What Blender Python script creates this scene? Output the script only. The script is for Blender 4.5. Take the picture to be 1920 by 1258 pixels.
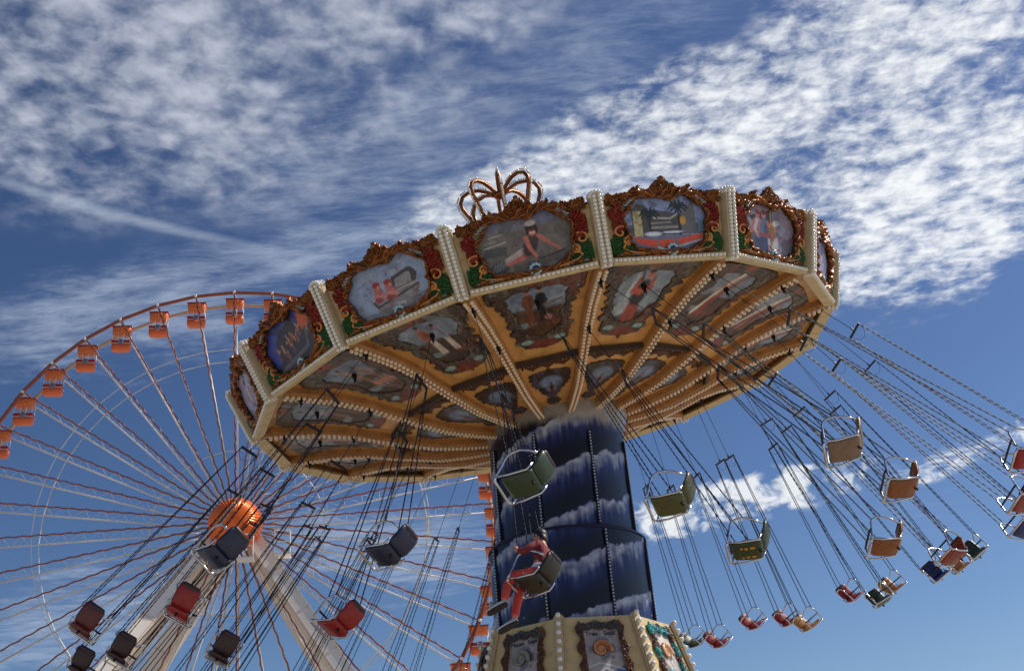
import bpy, math, random
import numpy as np
from mathutils import Vector, Matrix

for o in list(bpy.data.objects): bpy.data.objects.remove(o)
scene = bpy.context.scene
col = scene.collection
rnd = random.Random(7)
PI = math.pi
CAMZ = 1.6

# ------------------------------------------------------------------ camera
PITCH, ROLL, FPX = math.radians(27.0), -0.09, 2097.24
F_ = np.array([0, math.cos(PITCH), math.sin(PITCH)])
R0 = np.array([1., 0, 0]); U0 = np.array([0, -math.sin(PITCH), math.cos(PITCH)])
R_ = R0*math.cos(ROLL)+U0*math.sin(ROLL); U_ = -R0*math.sin(ROLL)+U0*math.cos(ROLL)
cd = bpy.data.cameras.new('camera'); cam = bpy.data.objects.new('camera', cd); col.objects.link(cam)
m = Matrix.Identity(4)
for r in range(3):
    m[r][0], m[r][1], m[r][2] = R_[r], U_[r], -F_[r]
m[2][3] = CAMZ
cam.matrix_world = m
cd.sensor_width = 36; cd.lens = 36*FPX/1920; cd.clip_end = 5000
scene.camera = cam

# ------------------------------------------------------------------ light, sky
SUN_EL, SUN_AZ = math.radians(50), math.radians(76)      # azimuth clockwise from +Y (the view direction)
sunv = Vector((math.sin(SUN_AZ)*math.cos(SUN_EL), math.cos(SUN_AZ)*math.cos(SUN_EL), math.sin(SUN_EL)))
sl = bpy.data.lights.new('sun', 'SUN'); sl.energy = 4.2; sl.angle = math.radians(0.55); sl.color = (1, .94, .84)
so = bpy.data.objects.new('sun', sl); col.objects.link(so); so.location = (0, 0, 60)
so.rotation_euler = sunv.to_track_quat('Z', 'Y').to_euler()
scene.view_settings.view_transform = 'Standard'; scene.view_settings.look = 'None'
scene.view_settings.gamma = 1; scene.view_settings.exposure = 0.0
try: scene.view_settings.use_curve_mapping = False
except Exception: pass

def build_world():
    w = bpy.data.worlds.new('World'); scene.world = w; w.use_nodes = True
    nt = w.node_tree; nt.nodes.clear(); N = nt.nodes.new; L = nt.links.new
    def mth(op, a, b=None, c=None, clamp=False):
        n = N('ShaderNodeMath'); n.operation = op; n.use_clamp = clamp
        for i, v in enumerate((a, b, c)):
            if v is None: continue
            if isinstance(v, (int, float)): n.inputs[i].default_value = v
            else: L(v, n.inputs[i])
        return n.outputs[0]
    def sstep(x, lo, hi):
        n = N('ShaderNodeMapRange'); n.interpolation_type = 'SMOOTHSTEP'; n.clamp = True
        L(x, n.inputs[0]); n.inputs[1].default_value = lo; n.inputs[2].default_value = hi
        return n.outputs[0]
    def comb(x, y, z):
        n = N('ShaderNodeCombineXYZ')
        for i, v in enumerate((x, y, z)):
            if isinstance(v, (int, float)): n.inputs[i].default_value = v
            else: L(v, n.inputs[i])
        return n.outputs[0]
    def noise(vec, scale, det, rough, dist=0, lac=2.0):
        n = N('ShaderNodeTexNoise'); n.noise_dimensions = '2D'; n.inputs['Scale'].default_value = scale; n.inputs['Detail'].default_value = det
        n.inputs['Roughness'].default_value = rough; n.inputs['Distortion'].default_value = dist
        n.inputs['Lacunarity'].default_value = lac
        L(vec, n.inputs['Vector']); return n
    tc = N('ShaderNodeTexCoord'); sp = N('ShaderNodeSeparateXYZ'); L(tc.outputs['Generated'], sp.inputs[0])
    x, y, z = sp.outputs
    az = mth('MULTIPLY', mth('ARCTAN2', x, y), 180/PI)
    el = mth('MULTIPLY', mth('ARCSINE', z), 180/PI)
    zz = mth('MAXIMUM', z, 0.06)
    P = comb(mth('DIVIDE', x, zz), mth('DIVIDE', y, zz), 0.0)      # the cloud deck as a flat sheet overhead
    # wander the outlines of the cloud fields
    w1 = noise(P, 3.0, 5, .65); ws = N('ShaderNodeSeparateXYZ'); L(w1.outputs['Color'], ws.inputs[0])
    azw = mth('ADD', az, mth('MULTIPLY', mth('SUBTRACT', ws.outputs[0], .5), 9))
    elw = mth('ADD', el, mth('MULTIPLY', mth('SUBTRACT', ws.outputs[1], .5), 5))
    def blob(c, k=1.0, warp=True, lo=.15, hi=1.25):
        a0, e0, rx, ry, rot = c; t = math.radians(rot)
        A, Eh = (azw, elw) if warp else (az, el)
        da = mth('SUBTRACT', A, a0); de = mth('SUBTRACT', Eh, e0)
        p = mth('ADD', mth('MULTIPLY', da, math.cos(t)/rx), mth('MULTIPLY', de, math.sin(t)/rx))
        q = mth('ADD', mth('MULTIPLY', da, -math.sin(t)/ry), mth('MULTIPLY', de, math.cos(t)/ry))
        d = mth('SQRT', mth('ADD', mth('MULTIPLY', p, p), mth('MULTIPLY', q, q)))
        s = sstep(d, lo, hi)
        return mth('MULTIPLY', mth('SUBTRACT', 1.0, s), k)
    def union(bs):
        r = bs[0]
        for b in bs[1:]: r = mth('MAXIMUM', r, b)
        return r
    grey = union([blob((-23, 40.5, 19, 7.4, -7), 1.0), blob((-7, 44.0, 15, 4.6, 2), 1.0), blob((-28, 36, 11, 5.0, -4), .7),
                  blob((-9, 38.8, 15, 4.2, 9), .55)])
    white = union([blob((12.5, 35.8, 12.5, 4.2, 3), 1.0), blob((25.5, 37.2, 10.5, 4.6, -6), 1.0), blob((24.5, 31.4, 11.5, 5.0, -3), 1.05),
                   blob((22.5, 27.9, 8.5, 3.0, 2), 1.05), blob((4, 34.0, 11, 3.2, 7), .78), 
                   blob((21.8, 17.5, 4.6, .7, 7), .42, False)])
    low = union([blob((12.3, 17.5, 6.6, 1.25, 2), 1.0, False, .0, 1.25), blob((7.4, 16.9, 3.2, 1.2, -3), 1.0, False, .0, 1.25), blob((25.2, 18.0, 1.3, .75, -8), 1.0, False, .0, 1.25), blob((20.5, 17.0, 3.0, .5, 9), .55, False, .0, 1.25)])
    veil = union([blob((-7, 36.8, 18, 5.0, 11), .50), blob((-10.5, 32.0, 14, 3.2, 11), .66), blob((-21.5, 27.8, 11, 3.0, 12), .74),
                  blob((-22, 13.5, 9, 3.0, 15), .62), blob((-7.5, 16.8, 10, 2.8, -4), .66), blob((0.5, 34.6, 11, 4, 8), .70),
                  blob((-29, 24, 5, 1.5, 12), .25), blob((18, 15, 9, 1.2, 4), .25), blob((6, 41.0, 16, 4.5, 12), .48)])
    trail = union([blob((-22.1, 32.75, 8.6, .26, -7), .75, False, .1, 1.6), blob((-13.5, 31.3, 5.0, .38, -9), .42, False, .0, 1.6)])
    # stretch for streaky wisps
    mp = N('ShaderNodeMapping'); L(P, mp.inputs['Vector']); mp.inputs['Rotation'].default_value = (0, 0, math.radians(-28)); mp.inputs['Scale'].default_value = (1.0, 3.0, 1)
    n_m = noise(P, 22.0, 6, .56, .2).outputs['Fac']         # mottled puffs
    n_m2 = noise(P, 6.5, 5, .60, .2).outputs['Fac']
    n_w = noise(P, 27.0, 8, .66, .2).outputs['Fac']
    n_v = noise(mp.outputs[0], 5.0, 8, .66, .5).outputs['Fac']
    n_f = noise(mp.outputs[0], 16.0, 6, .66, .3).outputs['Fac']
    def cells(scale, stretch):
        wv = noise(P, scale*.8, 3, .5); ad = N('ShaderNodeVectorMath'); ad.operation = 'MULTIPLY_ADD'
        L(wv.outputs['Color'], ad.inputs[0]); ad.inputs[1].default_value = (1.6/scale,)*3; L(P, ad.inputs[2])
        mq = N('ShaderNodeMapping'); mq.inputs['Rotation'].default_value = (0, 0, math.radians(-30)); mq.inputs['Scale'].default_value = (1, stretch, 1); L(ad.outputs[0], mq.inputs['Vector'])
        v = N('ShaderNodeTexVoronoi'); v.voronoi_dimensions = '2D'; v.feature = 'SMOOTH_F1'; v.inputs['Scale'].default_value = scale; v.inputs['Smoothness'].default_value = .7; L(mq.outputs[0], v.inputs['Vector'])
        return mth('SUBTRACT', .98, mth('MULTIPLY', v.outputs['Distance'], 1.05))
    cg_ = cells(17.0, 1.15); cw_ = cells(22.0, 1.3)
    puffs = mth('ADD', mth('MULTIPLY', cg_, .22), mth('ADD', mth('MULTIPLY', n_m, .38), mth('MULTIPLY', n_m2, .40)))
    amp = lambda v, k: mth('ADD', mth('MULTIPLY', mth('SUBTRACT', v, .5), k), .5)
    cg = mth('MULTIPLY', sstep(mth('ADD', amp(puffs, 1.8), mth('MULTIPLY', grey, .24)), .34, 1.14), sstep(grey, .0, .8))
    wh = mth('ADD', mth('ADD', mth('MULTIPLY', n_w, .34), mth('MULTIPLY', cw_, .17)), mth('ADD', mth('MULTIPLY', n_m2, .34), mth('MULTIPLY', n_f, .15)))
    cw = mth('MULTIPLY', sstep(mth('ADD', amp(wh, 2.1), mth('MULTIPLY', white, .34)), .42, 1.16), sstep(white, .0, .45))
    vl = mth('ADD', mth('MULTIPLY', n_v, .65), mth('MULTIPLY', n_f, .35))
    cv = mth('MULTIPLY', sstep(mth('ADD', vl, mth('MULTIPLY', veil, .45)), .50, 1.10), sstep(veil, .0, .6))
    ae = comb(az, mth('MULTIPLY', el, 1.5), 0.0); n_l = noise(ae, .75, 8, .60, .3).outputs['Fac']
    cl = mth('MULTIPLY', sstep(mth('ADD', amp(n_l, 2.2), mth('MULTIPLY', low, .60)), .56, 1.16), sstep(low, .0, .35))
    ct = mth('MULTIPLY', trail, mth('ADD', .35, mth('MULTIPLY', n_f, .9)))
    sky = N('ShaderNodeTexSky'); sky.sky_type = 'NISHITA'; sky.sun_disc = False
    sky.sun_elevation = SUN_EL; sky.sun_rotation = SUN_AZ; sky.air_density = 1.0; sky.dust_density = .6; sky.ozone_density = 2.2
    mul = N('ShaderNodeMix'); mul.data_type = 'RGBA'; mul.blend_type = 'MULTIPLY'; mul.inputs[0].default_value = 1.0
    L(sky.outputs[0], mul.inputs[6]); mul.inputs[7].default_value = SKYTINT
    def over(base, fac, colr):
        n = N('ShaderNodeMix'); n.data_type = 'RGBA'; L(fac, n.inputs[0]); L(base, n.inputs[6]); n.inputs[7].default_value = colr
        return n.outputs[2]
    # the slide film's contrast in the blues: deeper away from the sun, paler towards it
    gm_ = N('ShaderNodeGamma'); gm_.inputs[1].default_value = 1.4; L(mul.outputs[2], gm_.inputs[0])
    v1 = N('ShaderNodeVectorMath'); v1.operation = 'MULTIPLY'; L(gm_.outputs[0], v1.inputs[0]); v1.inputs[1].default_value = (.92, .86, .61)
    v2 = N('ShaderNodeVectorMath'); v2.operation = 'MINIMUM'; L(v1.outputs[0], v2.inputs[0]); v2.inputs[1].default_value = (9, 9, 9)
    c = v2.outputs[0]
    c = over(c, mth('MULTIPLY', cv, .8, None, True), (4.1, 4.9, 6.3, 1))
    c = over(c, mth('MULTIPLY', cg, .95, None, True), (5.4, 5.8, 6.8, 1))
    c = over(c, mth('MULTIPLY', ct, .8, None, True), (4.2, 4.9, 6.2, 1))
    c = over(c, mth('MULTIPLY', cw, 1.0, None, True), (9.3, 9.6, 9.9, 1))
    c = over(c, mth('MULTIPLY', cl, .92, None, True), (8.8, 9.1, 9.4, 1))
    bg = N('ShaderNodeBackground'); L(c, bg.inputs[0]); bg.inputs[1].default_value = 0.1
    out = N('ShaderNodeOutputWorld'); L(bg.outputs[0], out.inputs[0])
SKYTINT = (0.56, .59, .78, 1)
build_world()

# ------------------------------------------------------------------ helpers
def lin(c):
    c = np.asarray(c, float)/255.0
    return np.where(c <= .04045, c/12.92, ((c+.055)/1.055)**2.4)
def sm(e0, e1, x):
    t = np.clip((x-e0)/(e1-e0), 0, 1); return t*t*(3-2*t)
_rs = np.random.RandomState(3)
_LAT = _rs.rand(256, 256)
def vnoise(x, y):
    xi = np.floor(x).astype(int); yi = np.floor(y).astype(int); fx = x-xi; fy = y-yi
    fx = fx*fx*(3-2*fx); fy = fy*fy*(3-2*fy)
    g = lambda a, b: _LAT[a % 256, b % 256]
    return (g(xi, yi)*(1-fx)+g(xi+1, yi)*fx)*(1-fy)+(g(xi, yi+1)*(1-fx)+g(xi+1, yi+1)*fx)*fy
def fbm(x, y, o=4, r=.55):
    s = 0; a = 1; t = 0
    for k in range(o):
        s = s+a*vnoise(x*2**k+17*k, y*2**k+5*k); t += a; a *= r
    return s/t

MATS = {}
def mat(name, c, rough=.5, metal=0, var=.18, scale=6, bump=0, bscale=40, vcol=False, spec=.5, dirt=None, coat=0):
    if name in MATS: return MATS[name]
    mt = bpy.data.materials.new(name); mt.use_nodes = True; nt = mt.node_tree; N = nt.nodes.new; L = nt.links.new
    b = nt.nodes['Principled BSDF']; b.inputs['Roughness'].default_value = rough; b.inputs['Metallic'].default_value = metal
    b.inputs['Specular IOR Level'].default_value = spec
    if coat: b.inputs['Coat Weight'].default_value = coat; b.inputs['Coat Roughness'].default_value = .15
    tc = N('ShaderNodeTexCoord')
    nz = N('ShaderNodeTexNoise'); nz.inputs['Scale'].default_value = scale; nz.inputs['Detail'].default_value = 6; nz.inputs['Roughness'].default_value = .65
    L(tc.outputs['Object'], nz.inputs['Vector'])
    mr = N('ShaderNodeMapRange'); L(nz.outputs['Fac'], mr.inputs[0]); mr.inputs[1].default_value = .3; mr.inputs[2].default_value = .7
    mr.inputs[3].default_value = 1-var; mr.inputs[4].default_value = 1+var*.6
    hs = N('ShaderNodeMix'); hs.data_type = 'RGBA'; hs.blend_type = 'MULTIPLY'; hs.inputs[0].default_value = 1
    if vcol:
        at = N('ShaderNodeAttribute'); at.attribute_name = 'Col'; L(at.outputs['Color'], hs.inputs[6])
    else:
        l = lin(c); hs.inputs[6].default_value = (l[0], l[1], l[2], 1)
    L(mr.outputs[0], hs.inputs[7])
    outc = hs.outputs[2]
    if dirt:
        n2 = N('ShaderNodeTexNoise'); n2.inputs['Scale'].default_value = dirt[1]; n2.inputs['Detail'].default_value = 8; n2.inputs['Roughness'].default_value = .7
        L(tc.outputs['Object'], n2.inputs['Vector'])
        m2 = N('ShaderNodeMapRange'); L(n2.outputs['Fac'], m2.inputs[0]); m2.inputs[1].default_value = .52; m2.inputs[2].default_value = .72
        m2.inputs[3].default_value = 0; m2.inputs[4].default_value = dirt[2]
        mx = N('ShaderNodeMix'); mx.data_type = 'RGBA'; L(m2.outputs[0], mx.inputs[0]); L(outc, mx.inputs[6]); d = lin(dirt[0]); mx.inputs[7].default_value = (d[0], d[1], d[2], 1)
        outc = mx.outputs[2]
    L(outc, b.inputs['Base Color'])
    if bump:
        n3 = N('ShaderNodeTexNoise'); n3.inputs['Scale'].default_value = bscale; n3.inputs['Detail'].default_value = 5; L(tc.outputs['Object'], n3.inputs['Vector'])
        bp = N('ShaderNodeBump'); bp.inputs['Strength'].default_value = bump; bp.inputs['Distance'].default_value = .01; L(n3.outputs['Fac'], bp.inputs['Height'])
        L(bp.outputs[0], b.inputs['Normal'])
    MATS[name] = mt; return mt

M = dict(
    cream=mat('cream_paint', (218, 192, 138), .5, 0, .12, 5, .15, 30, dirt=((150, 120, 78), 4, .5)),
    creamgrey=mat('weathered_cream', (205, 184, 146), .55, 0, .14, 8, .1, 40, dirt=((150, 128, 96), 6, .45)),
    gold=mat('ochre_gold_paint', (226, 170, 98), .45, .05, .22, 3, .1, 25, dirt=((140, 86, 40), 2.2, .7)),
    rib=mat('rib_gold_paint', (182, 128, 72), .45, .05, .2, 4, .1, 25, dirt=((112, 68, 34), 5, .65)),
    gilt=mat('gilded_carving', (150, 92, 46), .30, .65, .4, 9, .25, 30, dirt=((50, 32, 20), 7, .85)),
    giltpale=mat('gilded_scroll', (206, 138, 78), .32, .6, .2, 9),
    red=mat('red_leaf_paint', (142, 38, 22), .4, .1, .4, 14, .2, 30),
    green=mat('green_leaf_paint', (38, 92, 40), .5, 0, .45, 16, .2, 30),
    silver=mat('silver_leaf', (150, 152, 150), .35, .6, .2, 10),
    pearl=mat('pearl_bulb', (244, 238, 224), .22, 0, .06, 20, spec=.6, coat=.4),
    pearlw=mat('amber_bulb', (246, 222, 188), .2, .0, .10, 20, spec=.7, coat=.5),
    jewel=mat('blue_jewel', (30, 48, 92), .12, 0, .15, 8, coat=.8),
    jewelring=mat('jewel_setting', (168, 196, 200), .4, .2, .2, 12),
    paint=mat('painted_picture', None, .45, 0, .08, 12, .1, 60, vcol=True),
    tower=mat('painted_tower', None, .35, 0, .12, 6, .1, 30, vcol=True),
    darkwood=mat('dark_brown_band', (62, 42, 28), .6, 0, .2, 8),
    lace=mat('brown_fretwork', (92, 54, 26), .6, 0, .25, 10),
    inside=mat('dark_green_lining', (58, 54, 22), .6, 0, .3, 3),
    insideb=mat('brown_lining', (112, 72, 26), .6, 0, .3, 3),
    crown=mat('crown_gold', (142, 88, 46), .32, .8, .2, 6),
    roof=mat('roof_canvas', (150, 96, 62), .7, 0, .2, 3),
    black=mat('black_iron', (26, 24, 26), .5, .4, .2, 10),
    chain=mat('steel_chain', (36, 35, 42), .6, .3, .2, 20),
    cable=mat('dark_cable', (32, 30, 36), .55, .3, .2, 10),
    bar=mat('spreader_bar_paint', (48, 44, 50), .5, .2, .2, 10),
    chrome=mat('chrome_tube', (214, 214, 216), .16, 1.0, .08, 8),
    fer_red=mat('rust_red_steel', (152, 76, 48), .5, .1, .22, 2),
    fer_tan=mat('tan_steel', (214, 176, 138), .5, .1, .1, 2),
    fer_white=mat('white_steel', (226, 222, 216), .45, .1, .1, 2),
    fer_orange=mat('gondola_orange', (236, 110, 58), .42, 0, .12, 2, dirt=((196, 84, 44), 2, .4)),
    fer_roof=mat('gondola_roof_orange', (232, 122, 62), .5, 0, .12, 2),
    fer_band=mat('gondola_red_band', (166, 32, 34), .45, 0, .12, 2),
    ball=mat('hub_orange', (240, 108, 30), .3, .3, .08, 3),
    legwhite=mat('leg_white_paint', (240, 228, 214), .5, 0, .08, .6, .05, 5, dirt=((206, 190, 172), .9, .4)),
    legshade=mat('leg_shaded_copy', (214, 194, 174), .55, 0, .12, .6, dirt=((168, 104, 62), .5, .6)),  # darker tan copy of the leg white, shade of the inner faces painted in
    concrete=mat('pier_paving', (176, 170, 160), .85, 0, .12, .4, .2, 8),
)

COL4 = lambda c: np.concatenate([c, np.ones((len(c), 1))], 1)
def fastmesh(name, V, quads=None, tris=None, colors=None, smooth=True):
    me = bpy.data.meshes.new(name); V = np.asarray(V, np.float32)
    q = np.zeros((0, 4), np.int32) if quads is None else np.asarray(quads, np.int32).reshape(-1, 4)
    t = np.zeros((0, 3), np.int32) if tris is None else np.asarray(tris, np.int32).reshape(-1, 3)
    me.vertices.add(len(V)); me.vertices.foreach_set('co', V.ravel())
    loops = np.concatenate([q.ravel(), t.ravel()]); me.loops.add(len(loops)); me.loops.foreach_set('vertex_index', loops)
    n = len(q)+len(t); me.polygons.add(n)
    st = np.concatenate([np.arange(len(q))*4, len(q)*4+np.arange(len(t))*3]).astype(np.int32)
    me.polygons.foreach_set('loop_start', st)
    try: me.polygons.foreach_set('loop_total', np.concatenate([np.full(len(q), 4), np.full(len(t), 3)]).astype(np.int32))
    except Exception: pass
    me.polygons.foreach_set('use_smooth', np.full(n, smooth))
    me.update(calc_edges=True); me.validate()
    if colors is not None:
        a = me.color_attributes.new('Col', 'FLOAT_COLOR', 'POINT'); a.data.foreach_set('color', COL4(np.asarray(colors)).astype(np.float32).ravel())
    return me

class MB:
    def __init__(s): s.v = []; s.f = []
    def add(s, V, Fc):
        b = len(s.v); s.v += [tuple(map(float, p)) for p in V]; s.f += [tuple(b+i for i in f) for f in Fc]
    def box(s, c, sz, ax=None, taper=1.0):
        c = np.array(c, float); A = np.eye(3) if ax is None else np.array(ax, float); h = np.array(sz, float)/2
        V = []
        for z in (-1, 1):
            k = taper if z > 0 else 1
            for x, y in ((-1, -1), (1, -1), (1, 1), (-1, 1)): V.append(c+A[0]*x*h[0]*k+A[1]*y*h[1]*k+A[2]*z*h[2])
        s.add(V, [(3, 2, 1, 0), (4, 5, 6, 7), (0, 1, 5, 4), (1, 2, 6, 5), (2, 3, 7, 6), (3, 0, 4, 7)]); return s
    def tube(s, pts, rad, n=6, cap=True, closed=False):
        pts = [np.array(p, float) for p in pts]; K = len(pts)
        R = rad if hasattr(rad, '__len__') else [rad]*K
        V = []; up = None
        for i, p in enumerate(pts):
            a = pts[(i-1) % K] if (closed or i > 0) else p; b = pts[(i+1) % K] if (closed or i < K-1) else p
            d = b-a; d /= (np.linalg.norm(d)+1e-9)
            if up is None:
                up = np.array([0, 0, 1.]) if abs(d[2]) < .9 else np.array([1., 0, 0])
            e1 = up-d*(up@d); e1 /= np.linalg.norm(e1)+1e-9; e2 = np.cross(d, e1); up = e1
            for k in range(n):
                t = 2*PI*k/n; V.append(p+R[i]*(math.cos(t)*e1+math.sin(t)*e2))
        Fc = []
        for i in range(K if closed else K-1):
            j = (i+1) % K
            for k in range(n): Fc.append((i*n+k, i*n+(k+1) % n, j*n+(k+1) % n, j*n+k))
        if cap and not closed: Fc += [tuple(reversed(range(n))), tuple((K-1)*n+k for k in range(n))]
        s.add(V, Fc); return s
    def sphere(s, c, r, nu=8, nv=5, sc=(1, 1, 1)):
        c = np.array(c, float); V = [c+np.array([0, 0, r*sc[2]])]
        for j in range(1, nv):
            p = PI*j/nv
            for i in range(nu): t = 2*PI*i/nu; V.append(c+r*np.array([math.sin(p)*math.cos(t)*sc[0], math.sin(p)*math.sin(t)*sc[1], math.cos(p)*sc[2]]))
        V.append(c-np.array([0, 0, r*sc[2]])); Fc = []
        for i in range(nu): Fc.append((0, 1+i, 1+(i+1) % nu)); Fc.append((len(V)-1, 1+(nv-2)*nu+(i+1) % nu, 1+(nv-2)*nu+i))
        for j in range(nv-2):
            for i in range(nu): Fc.append((1+j*nu+i, 1+(j+1)*nu+i, 1+(j+1)*nu+(i+1) % nu, 1+j*nu+(i+1) % nu))
        s.add(V, Fc); return s
    def lathe(s, prof, n=32, cap=False):
        V = []; Fc = []
        for r, z in prof:
            for k in range(n): t = 2*PI*k/n; V.append((r*math.cos(t), r*math.sin(t), z))
        for i in range(len(prof)-1):
            for k in range(n): Fc.append((i*n+k, i*n+(k+1) % n, (i+1)*n+(k+1) % n, (i+1)*n+k))
        s.add(V, Fc); return s
    def prism(s, poly, z0, z1):
        n = len(poly); V = [(x, y, z0) for x, y in poly]+[(x, y, z1) for x, y in poly]
        s.add(V, [tuple(reversed(range(n))), tuple(range(n, 2*n))]+[(i, (i+1) % n, n+(i+1) % n, n+i) for i in range(n)]); return s
    def mesh(s, name, smooth=True):
        me = bpy.data.meshes.new(name); me.from_pydata(s.v, [], s.f); me.update()
        me.polygons.foreach_set('use_smooth', [smooth]*len(me.polygons))
        return me

def link(name, me, mt=None, parent=None, mx=None, stuff=False, sharp=None):
    if me is not None and mt is not None and not me.materials: me.materials.append(mt)
    if me is not None and sharp:
        try: me.set_sharp_from_angle(angle=math.radians(sharp))
        except Exception: pass
    o = bpy.data.objects.new(name, me); col.objects.link(o)
    if parent is not None: o.parent = parent
    if mx is not None: o.matrix_basis = mx
    if stuff: o['kind'] = 'stuff'
    return o
def empty(name, mx, label, cat, group=None):
    o = bpy.data.objects.new(name, None); col.objects.link(o); o.matrix_basis = mx; o.empty_display_size = .2
    o['label'] = label; o['category'] = cat
    if group: o['group'] = group
    return o
def basis(x, y, z, o):
    mm = Matrix.Identity(4)
    for r in range(3): mm[r][0], mm[r][1], mm[r][2], mm[r][3] = float(x[r]), float(y[r]), float(z[r]), float(o[r])
    return mm
T3 = lambda x, y, z: Matrix.Translation((x, y, z))
RZ = lambda a: Matrix.Rotation(a, 4, 'Z')

def relief(name, mask, P, Nn, thick, colors=None):
    """a carved plate: grid points P (H,W,3) kept where mask; closed with a back and side walls"""
    H, W = mask.shape; c = mask[:-1, :-1] & mask[1:, :-1] & mask[:-1, 1:] & mask[1:, 1:]
    used = np.zeros((H, W), bool)
    for dy in (0, 1):
        for dx in (0, 1): used[dy:H-1+dy, dx:W-1+dx] |= c
    idx = -np.ones((H, W), int); idx[used] = np.arange(used.sum()); n = used.sum()
    if n == 0: return None
    front = P[used]; back = front-np.asarray(Nn)*thick if np.ndim(Nn) == 1 else front-Nn[used]*thick
    # back sits on a flat base: fine for thin plates
    ys, xs = np.nonzero(c)
    q = np.stack([idx[ys, xs], idx[ys, xs+1], idx[ys+1, xs+1], idx[ys+1, xs]], 1)
    Q = [q, q[:, ::-1]+n]
    cp = np.pad(c, 1)
    for (dy, dx, a, b) in ((-1, 0, (0, 0), (0, 1)), (1, 0, (1, 1), (1, 0)), (0, -1, (1, 0), (0, 0)), (0, 1, (0, 1), (1, 1))):
        e = c & ~cp[1+dy:1+dy+H-1, 1+dx:1+dx+W-1]; yy, xx = np.nonzero(e)
        i0 = idx[yy+a[0], xx+a[1]]; i1 = idx[yy+b[0], xx+b[1]]
        Q.append(np.stack([i1, i0, i0+n, i1+n], 1))
    cc = None
    if colors is not None: cc = np.concatenate([colors[used]]*2)
    return fastmesh(name, np.concatenate([front, back]), np.concatenate(Q), None, cc, True)

# ---- a tiny painter for the painted pictures
class Canvas:
    def __init__(s, W, H, x0, x1, y0, y1, bg):
        s.X, s.Y = np.meshgrid(np.linspace(x0, x1, W), np.linspace(y0, y1, H)); s.a = np.zeros((H, W, 3)); s.a[:] = lin(bg); s.px = (x1-x0)/W
    def mix(s, k, c): s.a = s.a*(1-k[..., None])+lin(c)*k[..., None]; return s
    def grad(s, y0, y1, c): return s.mix(sm(y0, y1, s.Y), c)
    def ell(s, cx, cy, rx, ry, c, rot=0, soft=.25, k=1):
        t = math.radians(rot); dx = s.X-cx; dy = s.Y-cy; u = (dx*math.cos(t)+dy*math.sin(t))/rx; v = (-dx*math.sin(t)+dy*math.cos(t))/ry
        return s.mix(k*(1-sm(1-soft, 1+soft, np.hypot(u, v))), c)
    def line(s, pts, w, c, w1=None, k=1):
        for i in range(len(pts)-1):
            ax, ay = pts[i]; bx, by = pts[i+1]; L2 = (bx-ax)**2+(by-ay)**2+1e-9
            t = np.clip(((s.X-ax)*(bx-ax)+(s.Y-ay)*(by-ay))/L2, 0, 1); d = np.hypot(s.X-ax-t*(bx-ax), s.Y-ay-t*(by-ay))
            ww = w if w1 is None else w+(w1-w)*(i+t)/(len(pts)-1)
            s.mix(k*(1-sm(ww-s.px*.6, ww+s.px*.8, d)), c)
        return s
    def poly(s, pts, c, k=1):
        ins = np.zeros(s.X.shape, bool); n = len(pts)
        for i in range(n):
            (ax, ay), (bx, by) = pts[i], pts[(i+1) % n]
            cr = ((ay > s.Y) != (by > s.Y)) & (s.X < (bx-ax)*(s.Y-ay)/(by-ay+1e-12)+ax); ins ^= cr
        return s.mix(k*ins.astype(float), c)
    def blotch(s, sc, amt, c, seed=0, lo=.5, hi=.7):
        return s.mix(amt*sm(lo, hi, fbm(s.X*sc+seed*7.3, s.Y*sc+seed*3.1)), c)
    def gain(s, sc, amt, seed=0):
        s.a = s.a*(1+amt*(fbm(s.X*sc+seed*5, s.Y*sc+seed)-.5)*2)[..., None]; s.a = np.clip(s.a, 0.002, .92); return s
    def person(s, x, y, h, top, leg, skin=(190, 120, 96), hair=(40, 26, 20), lean=0, arms=1, armc=None, hat=None):
        armc = armc or skin; dk = tuple(int(c*.62) for c in top)
        f = lambda u, v: (x+u*h+lean*v*h, y+v*h)
        s.line([f(-.07, .0), f(-.05, .45)], .055*h, leg); s.line([f(.07, 0), f(.05, .45)], .055*h, leg)
        s.ell(*f(0, .62), .14*h, .22*h, top).ell(*f(.06, .58), .06*h, .18*h, dk, 0, .5, .7)
        if arms: s.line([f(-.13, .76), f(-.2, .55), f(-.1, .45)], .038*h, armc); s.line([f(.13, .76), f(.2, .55), f(.1, .45)], .038*h, armc)
        s.ell(*f(0, .91), .075*h, .09*h, skin); s.ell(*f(0, .96), .085*h, .055*h, hair)
        if hat: s.line([f(-.13, .965), f(.13, .965)], .018*h, hat); s.ell(*f(0, 1.0), .075*h, .05*h, hat)
        return s

# ================================================================== ground
gm = MB(); gm.lathe([(0.01, 0), (60, 0), (250, 0), (1500, 0)], 64)
g = link('ground', gm.mesh('ground', False), M['concrete']); g['kind'] = 'structure'; g.location = (0, 0, 0)

# ================================================================== swing ride: canopy
C = np.array([0.63447, 21.51996, 9.66890+CAMZ])
nn_ = np.array([-0.136455, -0.113053, 1.]); nn_ /= np.linalg.norm(nn_)
aa_ = np.array([1., 0, 0]); aa_ -= nn_*(aa_@nn_); aa_ /= np.linalg.norm(aa_); bb_ = np.cross(nn_, aa_)
PH = 3.69693; NS = 16; STEP = 2*PI/NS
RB, RT, HT = 6.0, 6.395, 1.1736
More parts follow.
